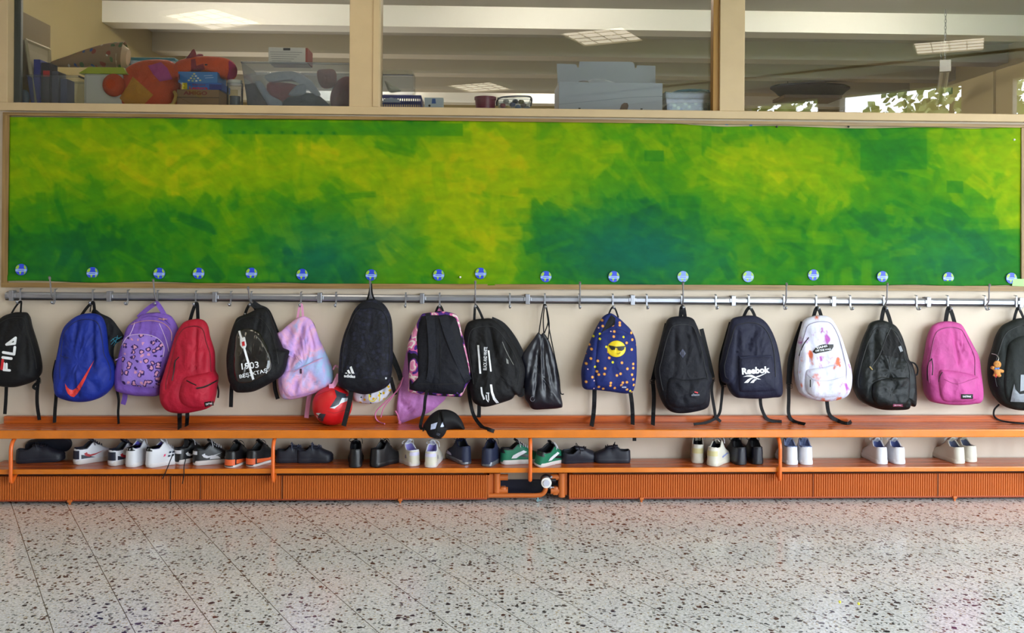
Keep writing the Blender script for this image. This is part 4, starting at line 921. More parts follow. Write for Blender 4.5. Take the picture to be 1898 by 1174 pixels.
# 12 cap on the bench
cp = thing('baseball_cap', (P(815, 800, -.2).x, -.2, BT), 'black baseball cap with two white patches tipped over the bench edge', 'cap'); SURF.clear()
capb = fabric('black_cap_cotton', (16, 16, 20), bump=.15)
olc = [(784, 793), (790, 780), (800, 768), (814.5, 760), (826, 764), (833, 776), (834, 790), (830, 803), (820, 812.5), (806, 813), (793, 809)]
puff('crown', olc, .13, cp, capb, yb=-.165, n=2.0, top=.9, wr=.003, seed=2, side=.35)
V = []; nU, nV = 14, 8
for j in range(nV + 1):
    for i in range(nU + 1):
        u, v = i / nU, j / nV
        a = Vector((814 + 18 * v, 760 + 2 * v)); 
        top_ = (1 - u) ** 2 * Vector((816, 760.5)) + 2 * u * (1 - u) * Vector((852, 756)) + u * u * Vector((862, 800)); 
        bot_ = (1 - u) ** 2 * Vector((826, 803)) + 2 * u * (1 - u) * Vector((836, 790)) + u * u * Vector((862, 800)); q = top_.lerp(bot_, v)
        V.append(P(q.x, q.y, -.235 - .05 * math.sin(math.pi * v) * (1 - u * .5) + .03 * u))
F = [(j * (nU + 1) + i, j * (nU + 1) + i + 1, (j + 1) * (nU + 1) + i + 1, (j + 1) * (nU + 1) + i) for j in range(nV) for i in range(nU)]
br = raw('brim', V, F, capb, cp, True); sm2 = br.modifiers.new('thickness', 'SOLIDIFY'); sm2.thickness = .003
flat('white_patch', [[(799, 787), (811, 783), (807, 795), (798, 797)]], cp, mat('cap_white_patch', (190, 200, 232), .4), .003); flat('white_patch', [[(816, 792), (821, 781), (825, 790), (820, 792)]], cp, mat('cap_white_patch', (190, 200, 232), .4), .003)
seam('crown_seam', [(814, 761), (812, 780), (810, 812)], .0015, cp, zipb); text('XII', 812, 806, 5, 7, 70, mat('cap_stitch', (90, 94, 110), .5), cp, .01)
MB().ball(surf(813, 763, .0), .006, 10, 8).out('top_button', capb, cp, True)

# 13 black and white football backpack
ol = [(865, 602), (880, 594), (895, 592), (913, 592.5), (931, 607), (949, 632), (964, 659), (973, 684), (971, 707), (966, 731), (955, 731), (948, 739), (925, 747), (901, 753), (886, 750), (875, 740), (870, 712), (867, 689), (862, 659), (859, 629)]
t = bag('backpack', ol, 'black football backpack with white stripes and upright white lettering, leaning to the right')
puff('body', ol, .18, t, blk, wr=.007, creases=[(905, 600, 925, 690, 5, .012), (935, 620, 955, 700, 4, .008), (885, 610, 880, 700, 4, .006)], seed=29, yb=-.018)
rimseam(t, ol, (8, 8, 12), 0.84)
flat('stripe', [[(884.5, 640), (888, 640), (892, 693), (888.5, 693)], [(904, 650), (907, 650), (911.5, 689), (908.5, 689)]], t, white, .002)
text('BLACK AND WHITE', 899.5, 665, 43, 6.5, 88, white, t, .02); 
flat('stripe', [[(890.5, 718), (893.5, 718), (895, 730), (899, 740), (896, 742), (892, 731)], [(908, 713), (912, 713), (914, 727), (918, 738), (925, 747), (920, 748), (914, 741), (910, 728)]], t, white, .002)
strokes('letter_logo', [(902, 729, 906, 729), (905, 729, 906, 742), (901, 733, 902, 741), (902, 741, 905, 745)], 2, t, white); seam('side_zip', [(931, 634), (940, 655), (952, 677)], .0018, t, mat('grey_zip', (130, 130, 128), .4)); flat('reflector', [[(938, 664), (942, 668), (943, 675), (939, 674)]], t, mat('grey_zip', (1, 1, 1)))
handle(t, 879, 596, 882, 897, 594, 4.5); strap('shoulder_strap', [(911, 592, -.05), (932, 603, -.04), (952, 628, -.04), (968, 660, -.045), (974, 690, -.05), (972, 715, -.06)], 10, t, black)
strap('webbing_strap', [(960, 722, -.07), (961, 733, -.07), (969, 733, -.07), (970, 720, -.07)], 4, t, black); strap('webbing_strap', [(888, 745, -.06), (888, 760, -.06), (887.5, 774, -.055)], 7, t, black)

# 14 black drawstring bag
ol = [(998, 617), (1003, 621), (1008, 618), (1017, 630), (1024, 648), (1031, 675), (1036, 707), (1039, 730), (1043, 752), (1036, 757), (1010, 759), (988, 759), (979, 748), (972, 736), (970, 712), (969, 689), (966, 664), (978, 644), (990, 628)]
sat = mat('black_satin_nylon', (20, 21, 32), .38, bump=.15, bscale=15)
t = bag('drawstring_bag', ol, 'black satin drawstring bag gathered at the top with long cords', 'bag')
puff('body', ol, .09, t, sat, wr=.006, n=2.0, top=.5, seed=31, creases=[(1001, 622, 990, 740, 4, .012), (1005, 622, 1012, 740, 4, .012), (1007, 622, 1026, 720, 4, .010), (997, 624, 978, 700, 4, .010)])
for a in ([(999, 617, -.05), (1003, 590, -.055), (1008, 564, -.062)], [(1008, 618, -.05), (1007, 590, -.055), (1010, 564, -.062)], [(1009, 618, -.06), (1016, 595, -.06), (1011, 564, -.065)], [(1016, 630, -.06), (1018, 600, -.06), (1012, 565, -.065)], [(1012, 566, -.06), (1018, 610, -.06), (1028, 660, -.05), (1036, 700, -.05), (1039, 728, -.05), (1045, 731, -.05)]): cord('drawstring', a, .0032, t, black)
seam('round_logo', [(987 + 4 * math.cos(k), 740 + 4.5 * math.sin(k)) for k in (0, .8, 1.6, 2.4, 3.2, 4.4, 5.2)], .0012, t, mat('faded_white', (120, 122, 135), .5))

# 15 blue smiley backpack
ol = [(1115, 594), (1122, 586), (1134, 582), (1149, 591), (1160, 601), (1171, 613), (1179, 632), (1180, 657), (1179.5, 682), (1177, 706), (1171, 725), (1157, 728.5), (1130, 725), (1103, 722), (1082, 720), (1078, 706), (1078, 684), (1085, 660), (1094, 635), (1105, 611)]
emo = cellprint('emoji_print', (22, 36, 100), 31, [(0, .24, 0, .5, (190, 116, 78)), (0, .15, .0, .5, (226, 180, 80)), (0, .2, .9, 1, (205, 200, 40)), (0, .12, .72, .8, (205, 170, 175))], jitter=.8)
t = bag('backpack', ol, 'navy blue backpack printed with small faces and one big yellow smiley in sunglasses')
puff('body', ol, .17, t, emo, wr=.006, creases=[(1108, 618, 1098, 715, 3, .010), (1145, 590, 1120, 615, 4, .008), (1098, 690, 1112, 700, 3, .01)], seed=33, yb=-.03)
patch('front_pocket', [(1110, 622), (1125, 617), (1150, 618), (1168, 628), (1176, 650), (1174, 700), (1169, 718), (1150, 722), (1118, 719), (1104, 714), (1104, 670)], .008, t, emo, rings=8)
flat('open_top', [[(1133, 583.5), (1141, 590), (1139.5, 602), (1128, 609), (1114, 617), (1120, 607), (1125, 597)]], t, mat('inside_black', (6, 6, 9), .9), .002)
seam('main_zip', [(1112, 622), (1128, 612), (1150, 611), (1170, 622)], .0018, t, mat('blue_dark_zip', (1, 1, 1)))
disc = [(1142.5 + 17.5 * math.cos(k * math.pi / 14), 647 + 15.5 * math.sin(k * math.pi / 14)) for k in range(28)]
patch('smiley_patch', disc, .002, t, mat('smiley_yellow', (226, 196, 24), .45), seg=1)
flat('sunglasses', [[(1129, 641), (1141, 643.5), (1140, 648.5), (1134, 649.5), (1130, 645)], [(1144, 644), (1158, 643), (1157, 648), (1152, 651), (1145.5, 649)], [(1128, 640), (1142, 643), (1159, 641.5), (1159, 643.5), (1143, 645), (1128, 642.5)]], t, zipb, .005)
seam('mouth', [(1143, 656), (1147, 656), (1150, 653.5)], .001, t, zipb, .005); label_patch(t, 1157, 718, 11, 6, 0, 'kids', mat('blue_patch', (40, 50, 110), .6))
handle(t, 1127, 584, 1136.5, 1146, 586, 3); strap('webbing_strap', [(1102, 718, -.06), (1101.5, 745, -.06), (1100, 768, -.055), (1096.5, 790, -.055)], 8, t, black); strap('webbing_strap', [(1168, 724, -.06), (1171, 745, -.06), (1172.5, 768, -.055), (1172.5, 787, -.055)], 7.5, t, black)

# 16 slim black backpack
ol = [(1242, 592), (1255, 588), (1274, 588), (1287, 592), (1294, 605), (1300, 622), (1310, 657), (1314, 684), (1319, 702), (1314, 717), (1313, 741), (1307, 755), (1285, 762), (1260, 765), (1242, 762), (1231, 752), (1222, 733), (1217, 712), (1214, 687), (1219, 665), (1228, 627), (1235, 605)]
t = bag('backpack', ol, 'slim black backpack with a small diamond patch and tiny white logo')
puff('body', ol, .19, t, blk2, wr=.006, creases=[(1252, 600, 1246, 690, 3, .008), (1280, 600, 1298, 690, 3, .008), (1258, 622, 1276, 622, 2.5, .006), (1245, 705, 1265, 745, 4, .010), (1300, 705, 1280, 745, 4, .008)], seed=36, yb=-.03)
rimseam(t, ol, (9, 10, 16), 0.84)
patch('front_pocket', [(1240, 702), (1265, 704), (1290, 703), (1312, 702), (1312, 725), (1306, 750), (1280, 756), (1250, 756), (1236, 740)], .012, t, blk2, wr=.008)
dm = mat('diamond_patch', (48, 52, 78), .5); flat('diamond_patch', [[(1265.5, 647), (1271.5, 655.5), (1265.5, 664), (1259.5, 655.5)]], t, dm, .003); flat('diamond_slot', [[(1263.5, 652), (1264.5, 652), (1264.5, 659), (1263.5, 659)], [(1266.5, 652), (1267.5, 652), (1267.5, 659), (1266.5, 659)]], t, zipb, .005)
text('ellesse', 1289, 732, 15, 4.5, 3, mat('faded_white', (1, 1, 1)), t, .03); strokes('logo_mark', [(1288, 727, 1293, 728.5)], 2, t, mat('red_print', (1, 1, 1)), .003)
handle(t, 1261, 589, 1265, 1270, 589, 7); strap('shoulder_strap', [(1236, 600, -.035), (1226, 640, -.035), (1216, 680, -.045), (1210, 706, -.06)], 8, t, black)
strap('webbing_strap', [(1210, 706, -.06), (1212, 735, -.06), (1211, 765, -.055), (1210, 788, -.055)], 7.5, t, black); buckle(t, 1209, 708, s=5)
strap('shoulder_strap', [(1300, 610, -.04), (1312, 660, -.04), (1321, 700, -.06)], 8, t, black); strap('webbing_strap', [(1321, 704, -.06), (1319, 725, -.06), (1324, 758, -.06), (1327, 773, -.06), (1336, 782, -.06)], 5.5, t, black); buckle(t, 1320, 704)

# 17 navy backpack with square pocket
ol = [(1361, 592), (1374, 588), (1391, 586), (1407, 588), (1421, 597), (1432, 613), (1440, 635), (1444, 657), (1446, 681), (1447, 706), (1445, 732), (1429, 736), (1402, 738), (1374, 737), (1361, 735), (1352, 725), (1346, 712), (1337, 706), (1334, 684), (1338, 665), (1344, 641), (1350, 622), (1355, 603)]
nvy = fabric('navy_polyester', (25, 27, 48), rough=.65)
t = bag('backpack', ol, 'dark navy backpack with a square pocket, white name lettering and a crossed vector mark')
puff('body', ol, .18, t, nvy, wr=.004, n=3.5, creases=[(1367, 612, 1355, 720, 3.5, .010), (1372, 608, 1410, 606, 3, .006), (1400, 612, 1380, 645, 5, .010)], seed=39, yb=-.03)
rimseam(t, ol, (12, 13, 24), 0.84)
patch('front_pocket', [(1368, 663), (1372, 660), (1400, 659.5), (1427, 658.5), (1431.5, 662), (1435, 690), (1437, 718), (1433, 725), (1402, 727), (1376, 727), (1370, 722), (1369, 690)], .014, t, nvy, rings=8)
seam('piping', [(1369, 664), (1400, 660.5), (1431, 661)], .0016, t, mat('navy_piping', (38, 42, 68), .5))
text('Reebok', 1401, 687, 52, 12.5, 4, white, t, .05)
rb = [[(1376.5, 699), (1385, 696), (1393, 695), (1400, 698.5), (1404, 701), (1411, 704), (1405, 703.5), (1396, 701), (1391, 699), (1384, 698.5)], [(1401, 698.5), (1408, 696), (1416, 693), (1423, 690.5), (1415, 695), (1407, 699), (1403, 699.5)], [(1379, 710), (1386, 703.5), (1391, 701), (1396, 701.5), (1391, 704.5), (1386.5, 710)], [(1390.5, 710), (1395, 705), (1398, 703), (1403, 703.5), (1399, 706.5), (1397, 710)]]
flat('vector_mark', rb, t, white, .0025)
handle(t, 1377, 588, 1389, 1401, 588, 5.5); strap('shoulder_strap', [(1356, 598, -.035), (1347, 630, -.035), (1338, 665, -.04), (1337, 700, -.05), (1341, 715, -.06)], 10, t, black)
strap('webbing_strap', [(1340, 715, -.06), (1337, 745, -.06), (1334, 765, -.06), (1326, 776, -.06), (1308, 784, -.06), (1286, 787, -.06)], 5, t, black)
strap('webbing_strap', [(1409, 734, -.07), (1411, 755, -.06), (1420, 775, -.06), (1433, 781, -.06), (1449, 782, -.06)], 6, t, black); buckle(t, 1341, 714)

# 18 white tie-dye
ol = [(1494, 595), (1508, 588), (1524, 586), (1541, 589), (1552, 603), (1561, 624), (1567, 646), (1573, 671), (1576, 692), (1573, 717), (1565, 733), (1549, 740), (1527, 743), (1505, 740), (1486, 733), (1478, 720), (1474, 698), (1475, 676), (1478, 654), (1482, 633), (1488, 611)]
td = ramp_mat('white_tie_dye', [(.30, (170, 90, 170)), (.37, (206, 205, 228)), (.5, (214, 216, 234)), (.58, (206, 204, 226)), (.66, (206, 110, 80))], 17, (1, .3, .7), 3, .3, seed=2)
t = bag('backpack', ol, 'white backpack with violet and rust tie-dye blots and a black skate logo')
puff('body', ol, .18, t, td, wr=.006, creases=[(1500, 640, 1482, 730, 3.5, .012), (1545, 620, 1560, 680, 4, .006)], seed=42, yb=-.03)
rimseam(t, ol, (150, 145, 165), 0.87)
patch('front_pocket', [(1494, 689), (1505, 684), (1530, 680), (1552, 676), (1566, 688), (1568, 715), (1561, 733), (1530, 738), (1508, 737), (1493, 722)], .022, t, td, wr=.008)
flat('skate_logo', [[(1506, 652.5), (1512, 645), (1520, 640), (1527, 638.5), (1545, 638.5), (1545, 643), (1541, 650), (1531, 652), (1512, 656)]], t, zipb, .0025)
text('VANS', 1523, 643.5, 22, 4, 12, white, t, .03, off=.004); text('OFF THE WALL', 1526, 649, 30, 3.5, 8, white, t, .02, off=.004)
seam('side_zip', [(1499, 626), (1489, 640), (1481, 660)], .0028, t, zipb); seam('pocket_zip', [(1495, 694), (1510, 705), (1535, 706), (1566, 698)], .0014, t, mat('seam_grey', (165, 165, 185), .7)); cord('zip_puller', [(1502, 704, -.235), (1502, 718, -.235)], .003, t, zipb, bench=False)
handle(t, 1507, 588, 1515, 1523, 587, 6.5)
strap('shoulder_strap', [(1490, 598, -.03), (1476, 635, -.035), (1466, 668, -.045), (1462, 712, -.055)], 13, t, black, taper=(1, .75)); buckle(t, 1463, 716, s=6)
strap('webbing_strap', [(1462, 712, -.055), (1462, 740, -.055), (1462, 768, -.055), (1471, 781, -.06), (1492, 787, -.06)], 6.5, t, black)
strap('webbing_strap', [(1532, 738, -.07), (1537, 768, -.06), (1553, 780, -.06), (1570, 786, -.06), (1578, 782, -.06)], 7, t, black)

# 19 open dark backpack
ol = [(1618, 600), (1634, 594.5), (1648, 597), (1664, 605), (1674, 622), (1680, 643), (1684, 665), (1690, 674), (1694, 698), (1693, 749), (1682, 751), (1677, 758), (1651, 759.5), (1629, 758), (1610, 752), (1591, 740), (1583, 720), (1583, 706), (1589, 676), (1596, 652), (1603, 630), (1611, 613)]
t = bag('backpack', ol, 'dark greenish black backpack with its top hanging open')
puff('body', ol, .17, t, dkg, wr=.012, creases=[(1625, 606, 1600, 740, 4, .010), (1655, 690, 1645, 740, 5, .008)], seed=45, yb=-.03)
rimseam(t, ol, (8, 10, 12), 0.86)
flat('open_top', [[(1651, 607), (1657, 614), (1670, 640), (1681, 668), (1656, 662), (1632, 658), (1640, 633)]], t, mat('inside_black', (1, 1, 1)), .002)
seam('main_zip', [(1651, 607), (1640, 632), (1630, 659), (1615, 680)], .003, t, zipb); seam('main_zip', [(1652, 608), (1670, 638), (1683, 668)], .003, t, zipb); flat('care_label', [[(1665, 643), (1670, 641), (1674, 651), (1669, 653)]], t, mat('care_label', (130, 134, 140), .6), .004)
patch('front_pocket', [(1621, 709), (1645, 701), (1670, 700), (1686, 703), (1686, 730), (1680, 753), (1655, 756), (1632, 755), (1618, 742), (1616, 722)], .022, t, dkg, wr=.010)
label_patch(t, 1664.5, 752, 18, 4.5, -1, 'EASTPAK', mat('pink_label', (150, 70, 100), .5)); seam('pocket_zip', [(1618, 708), (1635, 700), (1655, 704)], .003, t, zipb)
handle(t, 1633, 597, 1640, 1652, 600, 7); cord('side_loop', [(1683, 671, -.12), (1695, 674, -.12), (1701, 684, -.12), (1699, 695, -.12), (1691, 695, -.12)], .0045, t, black, bench=False); MB().tube([surf(1612, 680, .004), surf(1617, 686, .006)], .004, 6).out('zip_slider', mat('brass', (150, 130, 80), .4, metal=.7), t, True)

# 20 bright pink
ol = [(1735, 604), (1749, 598), (1768, 597), (1784, 601), (1791, 610), (1796, 620), (1806, 641), (1814, 662), (1815, 692), (1814.5, 740), (1798, 748), (1771, 750), (1743, 748), (1720, 741), (1715, 717), (1713, 687), (1718, 660), (1723, 632), (1728, 614)]
pink = fabric('orchid_pink_polyester', (176, 72, 136), rough=.6)
t = bag('backpack', ol, 'bright orchid pink backpack with black grab handle and black label')
puff('body', ol, .17, t, pink, wr=.005, creases=[(1765, 600, 1770, 680, 4, .010), (1752, 638, 1790, 636, 2.5, .006), (1795, 652, 1813, 664, 3, .006), (1775, 640, 1788, 680, 4, .008), (1730, 640, 1722, 700, 4, .006)], seed=48, yb=-.03)
rimseam(t, ol, (130, 48, 98), 0.85)
patch('front_pocket', [(1741, 690), (1752, 686), (1782, 690), (1811, 698), (1812, 715), (1813, 739), (1795, 745), (1770, 746), (1749, 743), (1742, 725)], .022, t, pink, wr=.005, creases=[(1748, 700, 1790, 712, 3, .004)])
label_patch(t, 1792.5, 735.5, 22, 9, 0, 'EASTPAK'); seam('pocket_zip', [(1750, 703), (1772, 712), (1795, 706), (1812, 700)], .0018, t, mat('pink_zip', (150, 50, 110), .6)); seam('pocket_zip', [(1740, 708), (1742, 698), (1747, 690)], .0018, t, zipb)
seam('side_zip', [(1728, 665), (1722, 672), (1719, 684), (1719, 706)], .0026, t, zipb); cord('zip_puller', [(1727, 665, -.2), (1729, 680, -.2), (1728, 696, -.2)], .0028, t, zipb, bench=False); cord('zip_puller', [(1813, 702, -.16), (1814, 720, -.15), (1813, 741, -.14)], .003, t, zipb, bench=False)
handle(t, 1752, 598, 1759, 1770, 598, 7.5)

# 21 dark green at the right edge
ol = [(1877, 598), (1890, 592.5), (1905, 591), (1925, 595), (1942, 612), (1952, 650), (1956, 700), (1953, 740), (1935, 756), (1900, 760), (1870, 757), (1850, 745), (1840, 725), (1836, 700), (1838, 670), (1846, 645), (1853, 622), (1863, 606)]
t = bag('backpack', ol, 'dark green grey backpack cut by the right edge with a light grey logo')
puff('body', ol, .18, t, dgreen, wr=.006, creases=[(1862, 625, 1858, 730, 3, .010)], seed=51, yb=-.03)
rimseam(t, ol, (10, 13, 13), 0.85)
patch('front_pocket', [(1869, 640), (1885, 626), (1905, 622), (1930, 628), (1942, 650), (1944, 700), (1940, 740), (1905, 752), (1872, 748), (1862, 725), (1863, 680)], .014, t, dgreen)
lg = mat('light_grey_print', (128, 134, 142), .5); flat('tick_logo', [[(1880, 712), (1882, 722), (1890, 731), (1903, 730), (1940, 712), (1905, 746), (1873, 745), (1876, 728)]], t, lg, .003); flat('letter_logo', [[(1892, 695), (1899, 695), (1899, 724), (1891, 726)], [(1899, 695), (1908, 718), (1908, 726), (1899, 706)], [(1908, 695), (1914, 695), (1914, 722), (1908, 724)]], t, lg, .004)
handle(t, 1878, 597, 1887, 1900, 595, 5); cord('webbing_strap', [(1852, 750, -.07), (1843, 760, -.07), (1843, 772, -.065), (1855, 780, -.06), (1880, 784, -.06), (1910, 786, -.06)], .005, t, black)
k = thing('keychain', P(1849, 696, -.19), 'gingerbread figure keychain with a blue bow hanging on the rightmost backpack', 'keychain'); gb_ = fabric('gingerbread_plush', (186, 128, 66)); y0_ = -.19
MB().ball(P(1848.5, 676, y0_), (.021, .012, .021), 18, 12).out('head', gb_, k, True)
MB().ball(P(1848.5, 690, y0_), (.018, .012, .024), 16, 12).tube([P(1846, 686, y0_), P(1838, 681, y0_)], [.011, .009], 10).tube([P(1851, 687, y0_), P(1859, 689, y0_)], [.011, .009], 10).tube([P(1845, 694, y0_), P(1843, 698, y0_)], [.010, .009], 10).tube([P(1851, 694, y0_), P(1853, 698, y0_)], [.010, .009], 10).out('body', gb_, k, True)
cb = P(1848.5, 683.5, y0_ - .014); MB().ngon([cb + Vector((x, 0, z)) for x, z in ((-.012, .006), (0, .002), (.012, .006), (.012, -.006), (0, -.002), (-.012, -.006))], (0, .004, 0)).out('bow', mat('bow_blue', (50, 100, 170), .5), k)
q = P(1848.5, 676, y0_ - .012); MB().ball(q + Vector((-.006, 0, .004)), .002, 6, 5).ball(q + Vector((.006, 0, .004)), .002, 6, 5).out('eyes', zipb, k, True)
cord('ring_cord', [(1848.5, 671, y0_), (1851, 664, y0_ + .01), (1846, 658, y0_ + .04), (1838, 656, y0_ + .06)], .002, k, steel, bench=False); cord('red_tag', [(1846, 694, y0_ - .01), (1846, 700, y0_ - .01)], .003, k, mat('red_print', (1, 1, 1)), bench=False)
# webbing ends seen below the bench edge
SURF.clear()
for x, y0_, y1_, w_, lb in ((345, 812, 828, 8, 'black webbing end dangling under the bench above the black and white shoes'), (1176, 813, 818, 7, 'short black webbing end showing under the bench right of the middle')):
    tag(MB().box(P(x - w_ / 2, 820, -.2).x, P(x + w_ / 2, 820, -.2).x, -.2, -.196, P(x, y1_, -.2).z, BT - .022, b=.0008).out('webbing_end', black), lb, 'strap')
# ------------------------------------------------------------------ shoes on the shelf
US = [0, .004, .015, .035, .06, .1, .15, .2, .26, .32, .38, .43, .48, .53, .58, .64, .7, .76, .82, .87, .915, .95, .975, .992, 1.0]
def prf(t): return lambda u: float(np.interp(u, [a for a, _ in t], [b for _, b in t]))
def wplan(u):
    if u < .1: return .78 * math.sqrt(max(0, 1 - ((.1 - u) / .1) ** 2))
    if u > .82: return 1.0 * math.sqrt(max(0, 1 - ((u - .82) / .18) ** 2)) ** 1.1
    return float(np.interp(u, [.1, .25, .4, .6, .72, .82], [.78, .84, .82, .96, 1.0, 1.0]))
def shoe(label, upper, sole, lining, acc=None, L=.215, W=.078, hc=.074, tongue=.122, s=.022, laces=None, high=False, logo=None, heel=None, band=None, cat='shoe', group=None, flap=False, name='sneaker', cop=.5):
    t = thing(name, (0, 0, 0), label, cat, group)
    hk = 1.16 if high else 1
    hz = prf([(0, hc * hk), (.05, hc * hk * 1.03), (.12, hc * hk * .97), (.26, hc * .98 * hk), (.38, hc * 1.28 * hk), (.45, hc * 1.32 * hk), (.50, hc * 1.18), (.6, .078), (.72, .061), (.85, .051), (.95, .044), (1, .034)])
    co = prf([(0, 0), (.015, .3), (.035, .62), (.08, .82), (.3, .84), (.4, .66), (.46, .42), (cop, 0), (1, 0)])
    V = []; F = []; nv = 9; N = len(US)
    for sd in (-1, 1):
        for i, u in enumerate(US):
            w_ = W / 2 * wplan(u); h = hz(u); c = co(u) * w_
            for j in range(nv + 1):
                a = j / nv * math.pi / 2; y = c + (w_ - c) * math.cos(a) ** .65; z = s * .6 + (h - s * .6) * math.sin(a) ** .9
                V.append((u * L + .004 * (h - z) / .08 * (u < .05) * -1, sd * y, z))
    for k in range(2):
        for i in range(N - 1):
            for j in range(nv):
                a = k * N * (nv + 1) + i * (nv + 1) + j; b = a + nv + 1; F.append((a, b, b + 1, a + 1) if k == 0 else (a, a + 1, b + 1, b))
    o = raw('upper', V, F, upper, t, True); bm = bmesh.new(); bm.from_mesh(o.data); bmesh.ops.remove_doubles(bm, verts=bm.verts[:], dist=.0004); bmesh.ops.recalc_face_normals(bm, faces=bm.faces[:]); bm.to_mesh(o.data); bm.free()
    bv = BVHTree.FromPolygons(V, F)
    iu = [i for i, u in enumerate(US) if .02 <= u <= cop - .01]
    edge = [Vector((US[i] * L, -co(US[i]) * W / 2 * wplan(US[i]), hz(US[i]))) for i in iu]; edge += [Vector((p.x, -p.y, p.z)) for p in edge[::-1]]
    V = list(edge) + [Vector((p.x + .002, p.y * .82, max(s + .012, p.z - .018))) for p in edge] + [Vector((p.x + .004, p.y * .75, s + .006)) for p in edge]; n = len(edge)
    F = [(r * n + i, r * n + (i + 1) % n, (r + 1) * n + (i + 1) % n, (r + 1) * n + i) for r in range(2) for i in range(n)] + [tuple(range(2 * n, 3 * n))]
    raw('lining', V, F, lining, t, True)
    MB().tube([e + Vector((0, 0, -.001)) for e in edge], .0034, 8, closed=True).out('collar', acc or upper, t, True)
    so = MB(); pts = [(u * L, W / 2 * wplan(u) * 1.05) for u in US]; ring = [(x, -y) for x, y in pts] + [(x, y) for x, y in pts[::-1][1:-1]]
    def grow(r, k): return [(L / 2 + (x - L / 2) * (1 + k), y * (1 + k * 2)) for x, y in r]
    n = len(ring); V = []
    for z, k in ((0, -.02), (.003, .008), (s * .75, .012), (s, -.004)):
        V += [(x, y, z + (.006 * max(0, (x / L - .8) / .2) ** 2 if z < s * .5 else 0)) for x, y in grow(ring, k)]
    F = [(r * n + i, r * n + (i + 1) % n, (r + 1) * n + (i + 1) % n, (r + 1) * n + i) for r in range(3) for i in range(n)] + [tuple(range(n))[::-1], tuple(range(3 * n, 4 * n))]
    so.add(V, F); so.out('sole', sole, t, True)
    # tongue
    V = []; F = []
    for i in range(7):
        v = i / 6; x = L * (.60 - .24 * v - .02 * v * v); z = hz(.6) + (tongue * (1.06 if high else 1) - hz(.6)) * v ** .9
        for j in range(5): q = (j - 2) / 2; V.append((x - .003 * q * q, q * W * .23 * (1 - .15 * v), z - .007 * q * q))
    for i in range(6):
        for j in range(4): F.append((i * 5 + j, i * 5 + j + 1, i * 5 + j + 6, i * 5 + j + 5))
    o = raw('tongue', V, F, acc or upper, t, True); sm = o.modifiers.new('thickness', 'SOLIDIFY'); sm.thickness = .005; sm.offset = -1
    if laces:
        lb = MB()
        for k in range(5):
            u = .43 + .05 * k; z = hz(u) + .006 - .001 * k
            lb.tube([(u * L, -W * .21, z - .008), (u * L + .004, 0, z + .004), (u * L + .008, W * .21, z - .008)], .0022, 6)
        zt = hz(.42) + .008
        lb.tube(cr([(L * .43, 0, zt), (L * .41, .018, zt + .008), (L * .43, .034, zt - .004), (L * .45, .022, zt - .012)], 4), .0017, 6).tube(cr([(L * .43, 0, zt), (L * .40, -.016, zt + .010), (L * .42, -.032, zt), (L * .44, -.034, zt - .022)], 4), .0017, 6)
        lb.out('laces', laces, t, True)
    def side(polys, nm, m, off=.0012, sides=(-1, 1)):
        for sd, pl0 in [(s_, p_) for s_ in sides for p_ in polys]:
            bm = bmesh.new()
            for pl_ in [pl0]:
                vs_ = [bm.verts.new((x * L, z, 0)) for x, z in pl_]
                for tr in tessellate_polygon([[Vector((x * L, z, 0)) for x, z in pl_]]):
                    try: bm.faces.new([vs_[i] for i in tr])
                    except ValueError: pass
            for _ in range(2):
                es = [e for e in bm.edges if e.calc_length() > .012]
                if es: bmesh.ops.subdivide_edges(bm, edges=es, cuts=1); bmesh.ops.triangulate(bm, faces=bm.faces[:])
            bm.verts.index_update(); V = []
            for v in bm.verts:
                h = bv.ray_cast(Vector((v.co.x, sd * .2, v.co.y)), Vector((0, -sd, 0))); V.append(Vector((v.co.x, (h[0].y if h[0] is not None else sd * W * .4) + sd * off, v.co.y)))
            F = [tuple(v.index for v in f.verts) for f in bm.faces]; bm.free(); raw(nm, V, F, m, t)
    if logo: side(logo[0], 'side_mark', logo[1], .0018)
    if band: side(band[0], 'side_panel', band[1], .001)
    if heel:
        V = []; F = []
        for i in range(9):
            a = -1.25 + 2.5 * i / 8
            for z in (heel[1], heel[2]):
                d = Vector((-math.cos(a), math.sin(a), 0)); h = bv.ray_cast(Vector((L * .12, 0, z)) - Vector((0, 0, 0)) + d * .2, -d); q = h[0] if h[0] is not None else Vector((L * .1, 0, z)) + d * .02
                V.append(q + d * .0015)
        F = [(2 * i, 2 * i + 2, 2 * i + 3, 2 * i + 1) for i in range(8)]; raw('heel_counter', V, F, heel[0], t, True)
    return t
def twin(root, label):
    r = root.copy(); COL.objects.link(r); r['label'] = label
    for ch in list(root.children):
        c_ = ch.copy(); COL.objects.link(c_); c_.parent = r
        for g in ch.children: d_ = g.copy(); COL.objects.link(d_); d_.parent = c_
    return r
def put(o, px, py, head, z=.1975, roll=0, pitch=0, sc=1, dz=0):
    q = PZ(px, py, z); o.location = (q.x, q.y, z + dz); o.rotation_euler = (math.radians(roll), math.radians(pitch), math.radians(head)); o.scale = (sc * 1.03, sc * 1.03, sc * 1.12)
def lm(n, c, r=.5, **k): return mat(n, c, r, **k)
wl_ = lm('white_leather', (215, 217, 224), .4); ofw = lm('offwhite_leather', (206, 202, 188), .45); bl_ = lm('black_shoe_leather', (18, 18, 22), .4); nv_ = lm('navy_shoe_mesh', (26, 34, 62), .6); dk = lm('dark_navy_shoe', (22, 25, 38), .55)
swl = [[(.18, .050), (.22, .038), (.30, .032), (.42, .036), (.66, .054), (.45, .044), (.33, .042), (.26, .048), (.25, .056)]]
gp = 'shoes on the shelf under the bench'
